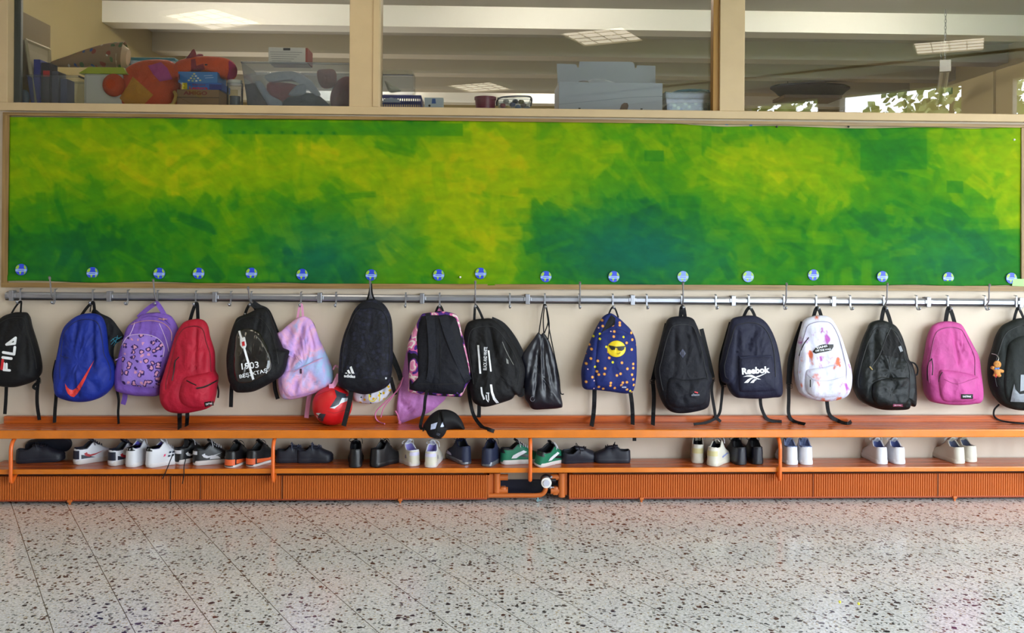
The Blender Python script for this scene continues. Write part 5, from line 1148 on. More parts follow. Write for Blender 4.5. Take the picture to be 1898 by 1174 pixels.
# a dark navy pair, one on its side
a = shoe('dark navy plimsoll standing at the left end of the shoe shelf', dk, dk, lm('dark_lining', (12, 12, 16)), L=.235, hc=.062, tongue=.085, laces=dk, group=gp); put(a, 30, 858, 14)
b = twin(a, 'dark navy plimsoll tipped over on its side at the left end of the shoe shelf'); put(b, 46, 853, 3, roll=-72, pitch=-5, dz=.06)
# b white low trainers with red tick
rt = lm('red_tick', (176, 36, 46)); 
a = shoe('white low trainer with red tick and navy heel, left one of its pair', wl_, lm('pale_sole', (206, 200, 198)), lm('dark_lining', (1, 1, 1)), acc=lm('navy_collar', (24, 28, 48)), laces=lm('navy_collar', (1, 1, 1)), logo=(swl, rt), heel=(lm('navy_collar', (1, 1, 1)), .026, .066), band=([[(.12, .026), (.45, .026), (.30, .036), (.12, .046)]], lm('navy_collar', (1, 1, 1))), group=gp); put(a, 137, 861, 42)
b = twin(a, 'white low trainer with red tick, half hidden by the white high tops'); put(b, 203, 864, 55)
# c white high tops with purple lining
pl_l = lm('purple_lining', (90, 84, 190), .7)
a = shoe('white high top with purple lining and black heel tag, left one of its pair', wl_, lm('white_sole', (214, 212, 214), .5), pl_l, high=True, s=.02, laces=wl_, heel=(bl_, .078, .094), group=gp); put(a, 238, 867, 68)
b = shoe('white high top with purple lining and dark graffiti marks on its side', wl_, lm('white_sole', (1, 1, 1)), pl_l, high=True, s=.02, laces=wl_, heel=(bl_, .078, .094), logo=([[(.44 + dx, .040 + dz), (.50 + dx, .040 + dz), (.52 + dx, .048 + dz), (.46 + dx, .050 + dz)] for dx, dz in ((0, 0), (.09, .001), (.03, .016), (.11, .015))], lm('graffiti_navy', (30, 40, 62))), band=([[(.34, .044), (.39, .046), (.40, .056), (.36, .056)]], lm('pink_mark', (220, 60, 110))), group=gp); put(b, 272, 867, 44)
# d black white low trainers with trailing laces
a = shoe('black and white low trainer with trailing black laces, left one of its pair', bl_, lm('pale_sole', (1, 1, 1)), bl_, acc=bl_, laces=wl_, logo=(swl, wl_), heel=(wl_, .052, .068), band=([[(.70, .028), (.95, .028), (.92, .044), (.78, .050)], [(.36, .026), (.62, .026), (.55, .040), (.40, .044)]], wl_), group=gp); put(a, 325, 861, 50)
b = twin(a, 'black and white low trainer with a white tick, right one of its pair'); put(b, 358, 862, 24)
# e black with orange soles
oro = lm('orange_sole', (224, 98, 50), .5)
a = shoe('black runner with thick orange sole, left one of its pair', bl_, lm('pale_sole', (1, 1, 1)), lm('dark_lining', (1, 1, 1)), acc=bl_, s=.012, laces=bl_, heel=(oro, .012, .040), band=([[(.03, .014), (.96, .014), (.9, .030), (.5, .026), (.05, .038)]], oro), group=gp); put(a, 423, 868, 72)
b = twin(a, 'black runner with thick orange sole, right one of its pair'); put(b, 461, 866, 62)
# f flat dark pair at the back
a = shoe('dark blue black trainer just right of the second orange bench support', dk, dk, lm('dark_lining', (1, 1, 1)), laces=lm('grey_lace', (70, 78, 105)), L=.19, hc=.058, tongue=.08, group=gp); put(a, 512, 857, 8)
b = twin(a, 'dark blue black trainer further right of the second support, toe to the right'); put(b, 550, 857, 6)
# g black leather pair
a = shoe('black leather trainer with a dark flap, left one of its pair below the red football', bl_, bl_, lm('dark_lining', (1, 1, 1)), hc=.084, laces=bl_, group=gp); put(a, 659, 868, 97)
b = twin(a, 'black leather trainer, right one of its pair below the red football'); put(b, 690, 867, 52)
# h white pair with lavender collars
lav = lm('lavender_collar', (150, 140, 205), .6)
a = shoe('white trainer with lavender collar and loose lace, left one of its pair', ofw, lm('pale_sole', (1, 1, 1)), lav, acc=wl_, laces=wl_, hc=.074, heel=(lm('pale_lilac', (200, 196, 226)), .052, .068), logo=([[(.2, .034), (.28, .034), (.26, .052), (.22, .050)]], lm('grey_mark', (120, 116, 140))), group=gp); put(a, 771, 865, 122)
b = twin(a, 'white trainer with lavender collar, right one of its pair'); put(b, 797, 868, 84)
# i navy with silver soles
a = shoe('navy trainer with silver sole and white side, left one of its pair', nv_, lm('silver_sole', (120, 124, 132), .25, metal=.5), lm('dark_lining', (1, 1, 1)), acc=nv_, hc=.084, tongue=.125, laces=bl_, band=([[(.55, .026), (.96, .024), (.9, .042), (.6, .036)]], lm('pale_lilac', (1, 1, 1))), group=gp); put(a, 866, 862, 116)
b = twin(a, 'navy trainer with silver sole, right one of its pair'); put(b, 900, 866, 68)
# j green white
grn = lm('green_suede', (16, 108, 78), .6)
gpn = ([[(.30, .046), (.5, .036), (.66, .030), (.74, .036), (.60, .046), (.44, .050)]], bl_)
a = shoe('green, white and black trainer pointing right, left of the middle bench support', grn, lm('pale_sole', (1, 1, 1)), bl_, acc=bl_, laces=wl_, logo=([[(.22, .030), (.34, .030), (.42, .040), (.60, .058), (.52, .066), (.38, .056), (.26, .044)], [(.80, .026), (.97, .026), (.94, .044), (.84, .050)]], wl_), band=gpn, heel=(bl_, .056, .074), L=.225, group=gp); put(a, 928, 860, 12, roll=0)
b = twin(a, 'green, white and black trainer right of the middle bench support, leaning'); put(b, 994, 866, 46, roll=14, dz=.004)
# k, l black pair at the back
a = shoe('black trainer lying open beside the green and white trainer', dk, dk, lm('dark_lining', (1, 1, 1)), L=.2, hc=.058, tongue=.085, laces=bl_, group=gp); put(a, 1040, 858, 16, roll=18)
b = twin(a, 'black trainer with looped laces at the back of the shelf, toe to the left'); put(b, 1168, 857, 174)
# m worn off white
yw = lm('yellowed_leather', (200, 190, 140), .5)
a = shoe('worn off white trainer with yellowish heel, left one of its pair', ofw, ofw, bl_, acc=ofw, laces=wl_, hc=.088, heel=(yw, .050, .074), group=gp); put(a, 1293, 860, 76)
b = shoe('worn off white trainer with a grey blue side stripe', ofw, ofw, bl_, acc=ofw, laces=wl_, hc=.088, heel=(yw, .050, .074), logo=([[(.3, .040), (.6, .050), (.75, .040), (.6, .044), (.35, .032)]], lm('greyblue_stripe', (130, 140, 190))), group=gp); put(b, 1318, 865, 52)
# n black with yellow dots
a = shoe('chunky black trainer with a small yellow dot, left one of its pair', lm('black_navy_shoe', (16, 18, 32), .35), bl_, bl_, acc=bl_, hc=.082, tongue=.128, laces=bl_, group=gp, s=.03); put(a, 1376, 863, 98)
MB().ball((-.001, 0, .062), .005, 8, 6).out('yellow_dot', lm('yellow_dot', (216, 210, 60)), a, True)
b = twin(a, 'chunky black trainer with a small yellow dot, right one of its pair'); put(b, 1406, 862, 92)
# o white fluffy
flu = fabric('blue_grey_fluff', (150, 165, 205), bump=1.0, bscale=250)
a = shoe('white trainer with blue grey fluffy lining, left one right of the third open support', wl_, wl_, flu, acc=flu, hc=.088, tongue=.125, group=gp, L=.2); put(a, 1470, 863, 90)
b = twin(a, 'white trainer with blue grey fluffy lining, right one of its pair'); put(b, 1497, 863, 86)
# p, q white pairs
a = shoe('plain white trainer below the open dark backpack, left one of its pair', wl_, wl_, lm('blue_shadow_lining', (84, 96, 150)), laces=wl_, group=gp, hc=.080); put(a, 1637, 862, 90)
b = twin(a, 'plain white trainer below the open dark backpack, right one of its pair'); put(b, 1670, 862, 91)
a = shoe('cream white trainer below the pink backpack, left one of the last pair', ofw, ofw, lm('grey_lining', (96, 104, 130)), laces=wl_, group=gp, hc=.078); put(a, 1782, 861, 98)
b = twin(a, 'cream white trainer below the pink backpack, behind its partner'); put(b, 1805, 858, 100)
# long laces of the black and white pair hanging over the shelf front
def lace(pts, lb):
    q = [P(x, y, Y) for x, y, Y in pts]; o = MB().tube(cr(q, 5), .0026, 8).out('shoe_lace', black, None, True); tag(o, lb, 'shoe lace')
lace([(321, 842, -.2), (316, 853, -.25), (311, 866, -.253), (306, 878, -.25), (301, 888, -.25)], 'black lace hanging over the shelf edge from the left black and white trainer')
lace([(344, 852, -.22), (341, 866, -.252), (341, 880, -.253), (338, 897, -.25)], 'long black lace hanging in front of the radiator from the right black and white trainer')
# ------------------------------------------------------------------ things stored behind the glass
SURF.clear()
clr = clearmat('clear_plastic', (.90, .93, .95, 1), 1.3, .05, (.75, .8, .85, 1), .15)
mlk = clearmat('milky_plastic', (.86, .89, .92, 1), 1.35, .13, (.72, .76, .82, 1), .2)
ZB = ZS + .002
def X_(px, Y): return P(px, 150, Y).x
def Z_(px, py, Y): return P(px, py, Y).z
def item(name, x0, x1, ytop, Y, dp, label, cat, group=None):
    t = thing(name, ((X_(x0, Y) + X_(x1, Y)) / 2, Y + dp / 2, ZB), label, cat, group)
    return t, X_(x0, Y), X_(x1, Y), Z_((x0 + x1) / 2, ytop, Y)
def tub(t, xa, xb, Y, dp, zt, m, flare=.02, lip=True, name='tub', th=.003):
    mb = MB(); 
    for s in (0, 1):
        i = th * s; V = []
        for z, f in ((ZB + i, flare), (zt, 0)):
            V += [(xa + f + i, Y + f * .5 + i, z), (xb - f - i, Y + f * .5 + i, z), (xb - f - i, Y + dp - f * .5 - i, z), (xa + f + i, Y + dp - f * .5 - i, z)]
        mb.add(V, [(0, 1, 5, 4), (1, 2, 6, 5), (2, 3, 7, 6), (3, 0, 4, 7), (3, 2, 1, 0)] if s == 0 else [(4, 5, 1, 0), (5, 6, 2, 1), (6, 7, 3, 2), (7, 4, 0, 3), (0, 1, 2, 3)])
    o = mb.out(name, m, t)
    if lip: MB().tube([(xa, Y, zt), (xb, Y, zt), (xb, Y + dp, zt), (xa, Y + dp, zt)], .006, 8, closed=True).out('rim', m, t, True)
    return o
# leaning brown board
t, xa, xb, zt = item('hardboard_sheet', 31, 92, 18, .30, .3, 'brown hardboard sheet leaning in the left corner behind the glass', 'board')
p0, p1 = P(31, 18, .12), P(92, 48, .45); mb = MB().ngon([(p0.x, .12, ZB), (p0.x + .005, .12, p0.z), (p1.x, .45, p1.z), (p1.x, .45, ZB)], (.006, -.003, 0)); mb.out('sheet', mat('hardboard', (132, 112, 70), .7), t)
# white tray frame
t = thing('wooden_tray', (X_(60, .2), .2, ZB), 'cream shallow tray standing on edge beside the brown sheet', 'tray')
q = [P(47, 74, .16), P(91, 92, .34), P(94, 118, .34), P(96, 190, .34), P(62, 196, .16)]
a_, b_, c_, d_ = P(47, 74, .16), P(91, 92, .36), Vector((P(96, 190, .36).x, .36, ZB)), Vector((P(66, 205, .16).x, .16, ZB))
crm = mat('tray_cream', (200, 188, 150), .6); ft = MB()
for u, v in ((a_, b_), (b_, c_), (c_, d_), (d_, a_)): ft.tube([u, v], .011, 4)
ft.out('tray_rim', crm, t); MB().ngon([a_, b_, c_, d_], (-.004, .006, 0)).out('tray_base', mat('tray_base', (186, 172, 138), .7), t)
# clear box with folders
t, xa, xb, zt = item('storage_box', 50, 146, 141, .10, .22, 'clear plastic box of folders and books at the left end behind the glass', 'box')
tub(t, xa, xb, .10, .22, zt, clr)
for (x0, x1, yt, Y, c, lb) in ((62, 74, 110, .16, (36, 52, 150), 'upright blue folder in the leftmost clear box'), (76, 92, 116, .17, (30, 30, 52), 'upright dark navy folder in the leftmost clear box'), (96, 108, 132, .16, (90, 92, 110), 'grey booklet in the leftmost clear box'), (112, 124, 146, .15, (70, 80, 120), 'slate blue booklet in the leftmost clear box')):
    tag(MB().box(X_(x0, Y), X_(x1, Y), Y, Y + .1, ZB + .004, Z_(x0, yt, Y), b=.002).out('folder', mat('folder_%d' % x0, c, .6)), lb, 'folder', 'folders in the clear box')
tag(MB().box(X_(80, .165), X_(92, .165), .163, .167, Z_(86, 142, .165), Z_(86, 131, .165)).out('paper_tag', mat('red_print', (1, 1, 1))), 'small red tag in front of the dark folder in the leftmost clear box', 'tag')
tag(MB().ball((X_(42, .1), .12, ZB + .045), (.03, .02, .045), 14, 10).out('pouch', mat('pouch_grey_blue', (110, 130, 150), .6), None, True), 'small grey blue pouch in the left corner of the glazed shelf', 'pouch')
# cardboard/paper tube
ptm = cellprint('printed_paper', (150, 122, 88), 22, [(0, .3, 0, .25, (150, 70, 50)), (0, .25, .3, .45, (80, 110, 60)), (0, .2, .6, .72, (60, 90, 150)), (0, .14, .8, .9, (210, 205, 190))], warp=.03)
t = thing('paper_cone', (X_(170, .33), .33, ZB + .15), 'printed brown paper cone lying on the boxes behind the glass', 'paper cone')
cps = [P(95, 119, .30), P(130, 114, .31), P(165, 108, .32), (P(205, 103, .33)), P(230, 105, .34)]
mb = MB().tube(cr(cps, 4), [.012 + .078 * (i / 16) ** .9 for i in range(17)], 14, cap=False); o = mb.out('printed_wrap', ptm, t, True); sm = o.modifiers.new('thickness', 'SOLIDIFY'); sm.thickness = .003
MB().tube([P(222, 105, .335), P(238, 107, .34)], [.082, .05], 12).out('folded_end', mat('kraft_light', (196, 176, 140), .7), t, True)
# storage box with teal lid behind
t, xa, xb, zt = item('storage_box', 225, 322, 107, .42, .15, 'storage box with teal lid behind the orange plush toy', 'box'); MB().box(xa, xb, .42, .57, ZB, zt - .02, b=.005).out('tub', mlk, t); MB().box(xa - .01, xb + .01, .41, .58, zt - .02, zt, b=.004).out('lid', mat('teal_lid', (20, 120, 140), .5), t)
# white tub lime lid
t, xa, xb, zt = item('bucket', 151, 226, 135, .12, .2, 'white tub with a lime green lid', 'tub')
MB().box(xa + .008, xb, .12, .32, ZB, zt, b=.02).out('tub', mat('tub_white', (208, 210, 200), .5), t)
zl = Z_(190, 126, .12); V = [(xa - .012, .11, zt - .006), (xb + .03, .11, zt - .006), (xb + .03, .33, zt - .006), (xa - .012, .33, zt - .006), (xa + .03, .14, zl + .008), (xb, .14, zl + .008), (xb, .3, zl + .008), (xa + .03, .3, zl + .008)]
MB().add(V, [(0, 1, 5, 4), (1, 2, 6, 5), (2, 3, 7, 6), (3, 0, 4, 7), (3, 2, 1, 0), (4, 5, 6, 7)]).out('lid', mat('lime_lid', (180, 200, 30), .45), t)
# orange plush animal
pm = fabric('orange_plush', (206, 78, 28), bump=.5, bscale=120); pm2 = fabric('magenta_plush', (160, 36, 84), bump=.5, bscale=120); pm3 = fabric('ochre_plush', (200, 140, 30), bump=.5, bscale=120); pm4 = fabric('maroon_plush', (128, 26, 44), bump=.5, bscale=120)
t = thing('plush_toy', (X_(268, .2), .2, ZB), 'orange plush animal with magenta and ochre patches lying behind the glass', 'plush toy')
puff('body', [(215, 172), (222, 140), (240, 122), (265, 112), (295, 110), (318, 114), (330, 130), (332, 165), (325, 192), (316, 207), (225, 208), (210, 196)], .20, t, pm, yb=.30, n=2.0, top=.9, side=.5, wr=.006)
flat('magenta_patch', [[(274, 122), (298, 115), (310, 126), (320, 147), (296, 151), (284, 138)]], t, mat('magenta_patch_cloth', (176, 60, 130), .8), .005, 4)
flat('ochre_patch', [[(246, 142), (284, 176), (258, 203), (240, 200), (221, 182), (236, 160)]], t, pm3, .006, 4)
q = P(211, 158, .10); MB().ball(q, (.06, .05, .064), 24, 16).out('foot', pm, t, True)
SURF.clear(); 
puff('head', [(318, 132), (326, 116), (345, 108), (375, 104), (410, 106), (428, 112), (438, 124), (439, 138), (430, 148), (415, 147), (390, 140), (365, 136), (340, 142), (325, 146)], .13, t, pm, yb=.27, n=2.0, top=.9, side=.5, wr=.003)
patch('muzzle', [(424, 113), (432, 116), (439, 126), (439, 138), (430, 147), (421, 146), (424, 130)], .004, t, pm2); flat('cheek_patch', [[(354, 110), (362, 109), (364, 122), (377, 118), (380, 128), (370, 133), (354, 133)]], t, pm4, .004, 4)
puff('ear', [(345, 110), (352, 100), (359, 91), (363, 98), (364, 108), (356, 114)], .04, t, pm4, yb=.22, n=2, surf_=False, top=1); puff('ear', [(362, 110), (366, 101), (376, 101), (374, 107), (368, 112)], .04, t, pm4, yb=.25, n=2, surf_=False, top=1)
MB().ball(surf(382, 120, .002), (.009, .004, .005), 10, 8).out('eye', zipb, t, True); MB().tube(cr([P(313, 196, .10), P(321, 192, .10), P(326, 178, .11), (P(323, 170, .12))], 4), .010, 8).out('tail', mat('tail_ochre', (190, 150, 60), .8), t, True)
# game boxes
SURF.clear()
def cbox(name, x0, x1, y0, y1, Y, dp, c, label, cat='box', m=None, z0=None, group=None):
    xa, xb = X_(x0, Y), X_(x1, Y); zt = Z_((x0 + x1) / 2, y0, Y); zb = ZB if y1 is None else Z_((x0 + x1) / 2, y1, Y)
    t = thing(name, ((xa + xb) / 2, Y + dp / 2, zb), label, cat, group)
    mb = MB().box(xa, xb, Y, Y + dp, zb, zt, b=.002); SURF.append(BVHTree.FromPolygons(mb.v, mb.f)); mb.out('carton', m or mat(name + '_%d' % x0, c, .5), t); return t
g1 = cbox('game_box', 328, 406, 166, None, .12, .2, (140, 108, 70), 'brown game carton at the bottom of the pile with dark red lettering', group='game boxes stacked behind the glass'); text('AMIGO', 362, 172.5, 44, 7, -1, mat('dark_red_print', (120, 30, 24), .5), g1, .04)
flat('carton_edge', [[(328, 179.5), (406, 180.5), (406, 182), (328, 181)]], g1, mat('carton_edge', (84, 62, 38), .6), .002)
SURF.clear(); g2 = cbox('game_box', 338, 411, 153.5, 166, .12, .18, (36, 100, 190), 'blue game box with red lettering and a small yellow corner', group='game boxes stacked behind the glass')
text('Lectora', 368, 163, 34, 5.5, -1, mat('red_print', (1, 1, 1)), g2, .03); text('Educativa', 369, 157, 24, 3, -1, mat('dark_red_print', (1, 1, 1)), g2, .02); flat('yellow_corner', [[(338, 153.6), (347, 153.6), (347, 165.5), (338, 165.5)]], g2, mat('yellow_print', (220, 200, 60), .5), .002); flat('navy_end', [[(388, 156), (411, 157), (411, 166), (388, 166)]], g2, mat('navy_print', (26, 44, 130), .5), .002)
SURF.clear(); g3 = cbox('game_box', 330, 403, 133, 153.5, .12, .18, (60, 130, 200), 'sky blue game box with a dotted pyramid picture on top of the pile', group='game boxes stacked behind the glass')
for i, (x, y) in enumerate(((360, 137), (357, 141), (363, 141), (354, 145), (360, 146), (367, 145), (350, 149), (357, 150), (364, 150), (371, 149))): flat('picture_dot', [[(x + 2.4 * math.cos(k), y + 1.6 * math.sin(k)) for k in (0, 1.05, 2.1, 3.14, 4.2, 5.2)]], g3, mat('dot_%d' % (i % 3), ((225, 215, 150), (180, 200, 140), (235, 235, 230))[i % 3], .5), .002)
flat('picture_lines', [[(378, 140), (394, 139), (394, 140.2), (378, 141.2)], [(380, 144), (396, 143), (396, 144.2), (380, 145.2)]], g3, mat('pale_print', (170, 200, 235), .5), .002); flat('picture_red', [[(330, 137), (333, 137), (333, 148), (330, 148)]], g3, mat('dark_red_print', (1, 1, 1)), .002)
tag(MB().box(X_(345, .085), X_(372, .085), .083, .087, ZB, Z_(355, 194.5, .085)).out('card', mat('card_yellow', (214, 196, 130), .6)), 'small cream card on the sill in front of the brown game carton', 'card')
# jar
t, xa, xb, zt = item('glass_jar', 414, 449, 152, .13, .09, 'clear plastic jar with white cap between game boxes and the big clear bin', 'jar'); cxj = (xa + xb) / 2
MB().cyl((cxj, .18, (ZB + zt) / 2), .045, zt - ZB, 'z', 24).out('jar', clr, t, True); MB().cyl((cxj, .18, zt + .006), .04, .022, 'z', 24).out('cap', mat('cap_white', (214, 214, 205), .5), t, True); MB().cyl((cxj, .18, ZB + .04), .030, .07, 'z', 20).out('contents', mat('jar_content', (90, 96, 104), .5), t, True)
# big clear bin with toys
t, xa, xb, zt = item('storage_box', 447, 660, 117, .10, .34, 'big milky plastic bin full of red and white things', 'box'); tub(t, xa, xb, .10, .34, zt, mlk, .035)
def blob(name, pts, Y, dp, c, label, cat='toy', m=None, **k):
    t2 = thing(name, (P(*cen(pts), Y).x, Y, ZB), label, cat); o = puff('body', pts, dp, t2, m or fabric(name + '_%d_cloth' % int(pts[0][0]), c), yb=Y + dp, n=2, top=.9, side=.5, surf_=False, **k); return t2
blob('cushion', [(490, 143), (500, 136), (525, 132), (550, 134), (575, 148), (590, 168), (594, 176), (585, 177), (572, 164), (550, 152), (520, 150), (500, 152)], .14, .06, (214, 214, 216), 'white curved cushion inside the big milky bin', 'cushion')
blob('bottle', [(473, 152), (480, 150), (487, 155), (500, 175), (522, 188), (520, 200), (502, 200), (490, 185), (478, 165)], .125, .05, (206, 212, 220), 'slanting white bottle shape inside the big milky bin', 'bottle')
blob('cloth_bundle', [(495, 155), (520, 153), (550, 158), (560, 175), (530, 190), (500, 180)], .17, .08, (176, 40, 44), 'red cloth bundle in the middle of the big milky bin', 'cloth')
blob('plush_toy', [(588, 132), (600, 128), (620, 130), (624, 150), (616, 162), (600, 164), (590, 152)], .13, .06, (150, 70, 50), 'small rust coloured plush head at the right of the big milky bin', 'plush toy'); blob('cloth_bundle', [(625, 150), (650, 145), (655, 200), (620, 203), (612, 180)], .14, .10, (150, 26, 34), 'dark red cloth at the right end of the big milky bin', 'cloth')
blob('cloth_bundle', [(458, 160), (480, 158), (500, 195), (490, 206), (462, 206)], .16, .08, (60, 40, 50), 'dark cloth at the left end of the big milky bin', 'cloth'); blob('cloth_bundle', [(530, 182), (570, 172), (595, 180), (610, 205), (530, 206)], .15, .08, (44, 58, 62), 'dark green grey cloth at the bottom of the big milky bin', 'cloth')
blob('cup', [(548, 160), (565, 156), (567, 172), (552, 178), (535, 176)], .125, .04, (200, 200, 204), 'pale cup lying in the middle of the big milky bin', 'cup')
SURF.clear(); g4 = cbox('card_box', 497, 568, 88, 116.5, .20, .16, (198, 196, 190), 'white cardboard box with handwritten lines on top of the big bin'); 
for k in range(5): flat('handwriting', [[(500 + k, 96 + k * 4), (560 - k * 5, 97 + k * 4), (560 - k * 5, 97.7 + k * 4), (500 + k, 96.7 + k * 4)]], g4, mat('ink_grey', (110, 110, 112), .6), .001)
flat('hand_hole', [[(525, 89), (538, 89), (538, 93.5), (525, 93.5)]], g4, zipb, .002); MB().box(X_(566, .2), X_(570, .2), .198, .36, Z_(568, 116, .2), Z_(568, 89, .2), b=.001).out('red_edge', mat('faded_red', (140, 60, 54), .6), g4)
# second pane: milky box on blue basket
SURF.clear()
t, xa, xb, zt = item('basket', 694, 781, 176, .11, .24, 'dark blue plastic basket with a white handle plate', 'basket'); bb = mat('basket_blue', (34, 46, 120), .4)
mb = MB().box(xa, xb, .11, .118, zt - .02, zt, b=.002).box(xa, xb, .34, .348, zt - .02, zt, b=.002).box(xb - .008, xb, .11, .348, zt - .02, zt, b=.002).box(xa, xa + .008, .11, .348, zt - .02, zt, b=.002).box(xa, xb - .006, .112, .346, ZB, ZB + .004)
x = xa
while x < xb: mb.box(x, x + .006, .111, .116, ZB, zt - .015); x += .0125
mb.box(xb - .006, xb - .002, .11, .345, ZB, zt - .01); mb.box(xa, xb, .111, .116, (ZB + zt) / 2 - .012, (ZB + zt) / 2 - .005); mb.out('basket_shell', bb, t)
SURF.append(BVHTree.FromPolygons(*(lambda m_: (m_.v, m_.f))(MB().box(xa, xb, .11, .12, ZB, zt)))); flat('handle_plate', [[(709, 190), (712, 184), (725, 181), (738, 184), (743, 190)]], t, mat('plate_grey', (150, 160, 185), .4), .002)
SURF.clear(); t, xa, xb, zt = item('storage_box', 700, 766, 129, .13, .18, 'milky plastic box standing on the dark blue basket', 'box'); zb_ = Z_(730, 174, .12); o = MB().box(xa, xb, .13, .31, zb_, zt, b=.012).out('tub', mlk, t)
t2 = blob('paper_wad', [(713, 150), (722, 154), (742, 166), (740, 170), (722, 171), (716, 160)], .17, .05, (216, 206, 170), 'crumpled cream paper in the milky box on the blue basket', 'paper')
SURF.clear(); g5 = cbox('small_box', 787, 822, 181, None, .11, .07, (186, 198, 208), 'small white box with a tiny blue figure, right of the blue basket'); flat('blue_figure', [[(801, 183), (807, 183), (808, 192), (800, 192)]], g5, mat('blue_print', (40, 90, 170), .5), .001); flat('ring_mark', [[(796 + 2.4 * math.cos(k), 196 + 2.4 * math.sin(k)) for k in (0, 1, 2, 3.1, 4.2, 5.2)]], g5, zipb, .001)
# maroon pot
t, xa, xb, zt = item('flower_pot', 880, 920, 178, .12, .12, 'maroon plastic pot left of the handled tub', 'pot'); cxp = (xa + xb) / 2; r = (xb - xa) / 2
mt_ = mat('maroon_plastic', (120, 26, 56), .4); MB().cyl((cxp, .12 + r, (ZB + zt) / 2), r * .88, zt - ZB, 'z', 28, r2=r * .98).out('pot', mt_, t, True); MB().cyl((cxp, .12 + r, zt - .006), r * 1.03, .016, 'z', 28).out('rim', mt_, t, True)
# handled tub
t, xa, xb, zt = item('handled_tub', 923, 984, 183, .12, .16, 'clear tub with grey handle and coloured bits inside', 'tub'); tub(t, xa, xb, .12, .16, zt, clr, .006)
MB().tube(cr([(xa - .004, .2, Z_(922, 192, .12)), (xa - .002, .17, Z_(922, 184, .12)), (xa + .03, .12, Z_(935, 180, .12)), (xb - .03, .12, Z_(975, 178.5, .12)), (xb + .006, .15, Z_(987, 181, .12)), (xb + .004, .2, Z_(987, 193, .12))], 5), .005, 8).out('handle', mat('handle_grey', (80, 88, 98), .4), t, True)
for i, (x, y, c) in enumerate(((932, 196, (170, 40, 60)), (941, 200, (200, 160, 50)), (950, 194, (40, 60, 110)), (960, 199, (60, 100, 150)), (970, 195, (90, 60, 50)), (976, 201, (150, 150, 160)), (938, 188, (190, 180, 170)), (955, 188, (60, 50, 60)), (966, 189, (150, 130, 70)))):
    c0 = P(x, y, .17); c0.z = max(c0.z, ZB + .02); tag(MB().ball(c0, (.018, .02, .014), 12, 8).out('craft_piece', mat('bit_%d' % i, c, .5), None, True), '%s bit inside the handled tub' % ('crimson', 'ochre lower left', 'navy middle', 'steel blue', 'brown right', 'grey lower right', 'pale upper left', 'dark plum upper', 'olive upper right')[i], 'toy piece', 'coloured bits in the handled tub')
# big pale carton
SURF.clear(); gc = mat('pale_grey_carton', (170, 174, 182), .75, var=.03, vscale=3)
t = cbox('cardboard_box', 1036, 1228, 153, None, .11, .30, None, 'large pale grey cardboard box with its flap standing up', m=gc)
flap = [(1032, 118), (1068, 119), (1070, 125), (1073, 125), (1074, 114), (1170, 114.5), (1176, 119), (1177, 127), (1180, 126), (1181, 121), (1215, 122), (1215, 158), (1034, 158)]
MB().ngon([P(x, y, .42) for x, y in flap], (0, .006, 0)).out('raised_flap', gc, t)
flat('flap_seam', [[(1036, 194), (1036, 193), (1170, 180), (1228, 178), (1228, 179), (1170, 181)]], t, mat('carton_seam', (140, 145, 155), .8), .001)
flat('slot', [[(1072, 200), (1076, 200), (1076, 208), (1072, 208)], [(1187, 201), (1191, 201), (1191, 209), (1187, 209)]], t, zipb, .002); flat('hand_hole', [[(1151, 209), (1149, 202), (1152, 194), (1157, 190.5), (1163, 191), (1165, 196), (1163, 203), (1161, 209)]], t, mat('hand_hole_brown', (104, 82, 66), .7), .002)
t2 = thing('cloth_bundle', (P(1105, 150, .2).x, .2, ZB), 'dark and pale cloth showing over the front of the large cardboard box', 'cloth'); puff('pale_cloth', [(1088, 152), (1096, 147), (1108, 145.5), (1125, 148), (1142, 154), (1142, 158), (1088, 158)], .05, t2, fabric('pale_cloth_b', (190, 196, 206)), yb=.25, n=2, surf_=False); puff('dark_cloth', [(1070, 152), (1078, 149), (1090, 150), (1092, 156), (1070, 157)], .05, t2, black, yb=.24, n=2, surf_=False)
# clear box with blue lid item
t, xa, xb, zt = item('storage_box', 1234, 1326, 172, .12, .24, 'clear plastic box at the right end of the middle pane', 'box'); tub(t, xa, xb, .12, .24, zt, clr, .012); MB().box(xa - .004, xb, .115, .365, zt - .035, zt, b=.006).out('lid', mlk, t)
MB().box(xa + .03, xb - .02, .16, .32, ZB + .006, zt - .05, b=.01).out('contents', cellprint('bag_of_straws', (150, 160, 130), 30, [(0, .3, 0, .5, (196, 206, 160)), (0, .3, .6, 1, (110, 120, 110))]), t)
t = blob('flat_hat', [(1246, 171), (1258, 167), (1285, 165), (1312, 167), (1315, 171), (1312, 173), (1250, 174)], .18, .12, (26, 92, 122), 'flat petrol blue cloth hat on the clear box', 'hat')
# hat on a high shelf board of the far side
Yh = 4.6; xa, xb = X_(1443, Yh), X_(1548, Yh)
t = thing('hanging_board', ((xa + xb) / 2, Yh, Z_(1495, 186, Yh)), 'short brown hanging board high up in the room behind the glass', 'shelf'); zs0, zs1 = Z_(1495, 187, Yh), Z_(1495, 181, Yh)
MB().box(xa, xb, Yh - .2, Yh + .2, zs0, zs1, b=.004).out('board', mat('dark_brown_board', (96, 74, 50), .5), t); MB().tube([(xa + .1, Yh, zs1), (xa + .1, Yh, 3.27)], .006, 8).tube([(xb - .1, Yh, zs1), (xb - .1, Yh, 3.27)], .006, 8).out('hanger_rod', mat('rod_grey', (120, 115, 100), .5), t, True)
zc0 = zs1 + .006; hx = (X_(1428, Yh) + X_(1575, Yh)) / 2; hr = (X_(1575, Yh) - X_(1428, Yh)) / 2; zt_ = Z_(1500, 158.5, Yh)
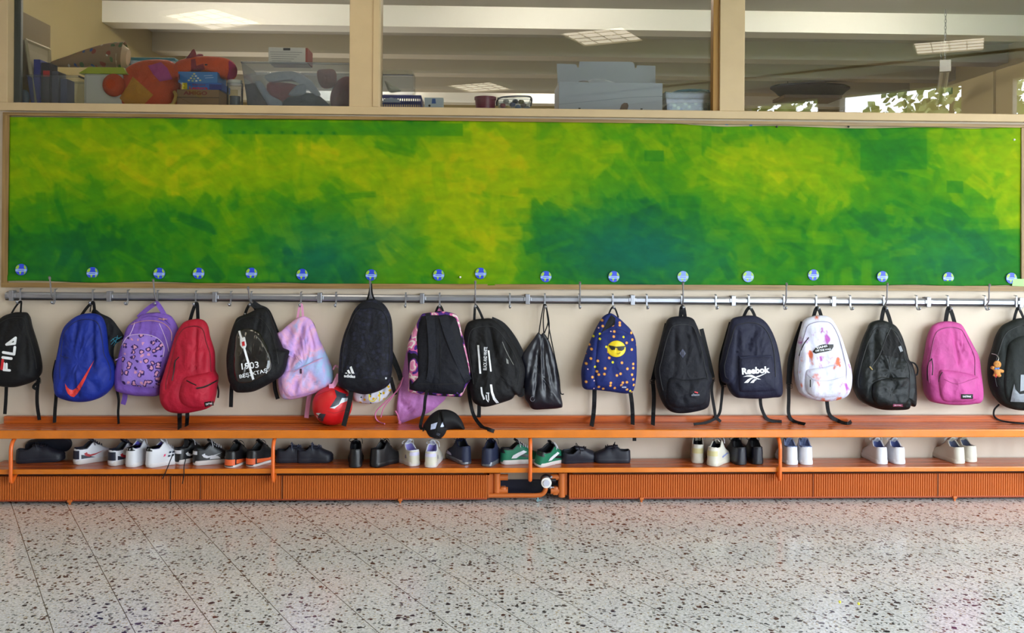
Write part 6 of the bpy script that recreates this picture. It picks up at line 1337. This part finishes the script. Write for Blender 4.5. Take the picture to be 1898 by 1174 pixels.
V = []; F = []; prof = [(.0, 0), (.72, 0), (.80, .15), (.90, .5), (1.0, .72), (.99, .86), (.92, .97), (.80, 1), (.0, 1.0)]; n = 36
for r_, z_ in prof:
    for k in range(n): V.append((hx + hr * max(r_, .001) * math.cos(2 * math.pi * k / n), Yh + .24 * max(r_, .001) * math.sin(2 * math.pi * k / n), zc0 + (zt_ - zc0) * z_))
for r_ in range(len(prof) - 1):
    for k in range(n): F.append((r_ * n + k, r_ * n + (k + 1) % n, (r_ + 1) * n + (k + 1) % n, (r_ + 1) * n + k))
tag(raw('beret', V, F, fabric('black_felt', (8, 8, 10)), None, True), 'flat black hat resting on the brown board in the right pane', 'hat')
# hanging tube fixture seen end on
t = thing('hanging_tube_lamp', P(1748, 130, 2.3), 'slim tube lamp hanging on chains in the right pane, seen end on', 'lamp'); n0, n1 = P(1752, 124, 2.0), P(1742, 196, 3.5)
n1.z = n0.z - .10; n1 = P(1742, 190, 3.4)
dd = (n1 - n0).normalized(); sx = dd.cross(Vector((0, 0, 1))).normalized(); uz = sx.cross(dd).normalized()
def bar(nm, w_, h0, h1, m, a0=0, a1=1, dx=0):
    A, B = n0.lerp(n1, a0), n0.lerp(n1, a1); V = [p + sx * (s * w_ + dx) + uz * h for p in (A, B) for s in (-1, 1) for h in (h0, h1)]
    MB().add(V, [(0, 1, 3, 2), (4, 6, 7, 5), (0, 4, 5, 1), (2, 3, 7, 6), (0, 2, 6, 4), (1, 5, 7, 3)]).out(nm, m, t)
hw = mat('lamp_body_white', (205, 200, 188), .45); bar('body', .034, .0, .035, hw); bar('end_cap', .040, -.045, .045, mat('lamp_end_grey', (170, 168, 165), .5), -.03, .0)
for s in (-.022, .022): MB().tube([n0 + sx * s - uz * .02, n1 + sx * s - uz * .02], .012, 10).out('tube', mat('unlit_tube', (225, 222, 205), .3), t, True)
MB().box(n1.x - .02, n1.x + .02, n1.y - .2, n1.y - .14, n1.z + .05, n1.z + .11, b=.004).out('ballast_box', mat('ballast_green', (30, 60, 60), .5), t)
for p_, nm in ((n0 + dd * .02, 0), (n0.lerp(n1, .75), 1)):
    mb = MB(); z = p_.z + .03; k = 0
    while z < 3.268:
        q = Vector((p_.x, p_.y, z)); a = Vector((1, 0, 0)) if k % 2 else Vector((0, 1, 0))
        mb.tube([q + a * (.008 * math.cos(c_)) + Vector((0, 0, .016 * math.sin(c_))) for c_ in [i * math.pi / 4 for i in range(8)]], .0026, 5, closed=True); z += .026; k += 1
    mb.out('chain', steel, t, True)
# built-in cupboard fronts on the right classroom wall
for k, (y0_, y1_) in enumerate(((1.9, 2.9), (2.95, 4.6), (4.65, 7.15))): struct(MB().box(crt - .35, crt, y0_, y1_, 0, 2.95, b=.006).out('trim_%d' % (20 + k), mat('cupboard_cream', (205, 188, 140), .55)))
# ------------------------------------------------------------------ trees outside the corridor windows
def tree(x, y, h, r, seed, lb):
    random.seed(seed); t = thing('tree', (x, y, -.3), lb, 'tree', 'trees outside the corridor windows')
    mb = MB().tube(cr([(x, y, -.3), (x + .1, y, h * .3), (x - .1, y + .1, h * .55), (x, y, h * .8)], 4), [.2 - .013 * i for i in range(13)], 8)
    for k in range(7): a = random.uniform(0, 6.28); z = h * random.uniform(.35, .6); mb.tube([(x, y, z), (x + math.cos(a) * r * .7, y + math.sin(a) * r * .7, z + r * .5)], [.07, .02], 6)
    mb.out('trunk', mat('bark', (82, 66, 48), .9), t, True); V = []; F = []
    for k in range(900):
        q = Vector([random.gauss(0, 1) for _ in range(3)]).normalized() * (random.random() ** .4); p_ = Vector((x + q.x * r, y + q.y * r, h * .68 + q.z * r * .9)); a = Vector([random.gauss(0, 1) for _ in range(3)]).normalized(); b = a.orthogonal().normalized(); s = random.uniform(.06, .13); n = len(V)
        V += [p_ - a * s * 1.5, p_ + b * s, p_ + a * s * 1.5, p_ - b * s]; F.append((n, n + 1, n + 2, n + 3))
    raw('foliage', V, F, mat('leaf_green', (150, 155, 80), .6, var=.3, vscale=2), t)
for i, (x, y, h, r) in enumerate(((7.4, -19, 6.4, 2.0), (12.5, -18.5, 7, 2.2), (16.5, -14, 6.6, 2.0), (19.5, -8.5, 6.4, 2.0))): tree(x, y, h, r, i, 'leafy tree in the yard outside the corridor windows, %s' % ('leftmost', 'tallest one', 'third one', 'farthest right')[i])
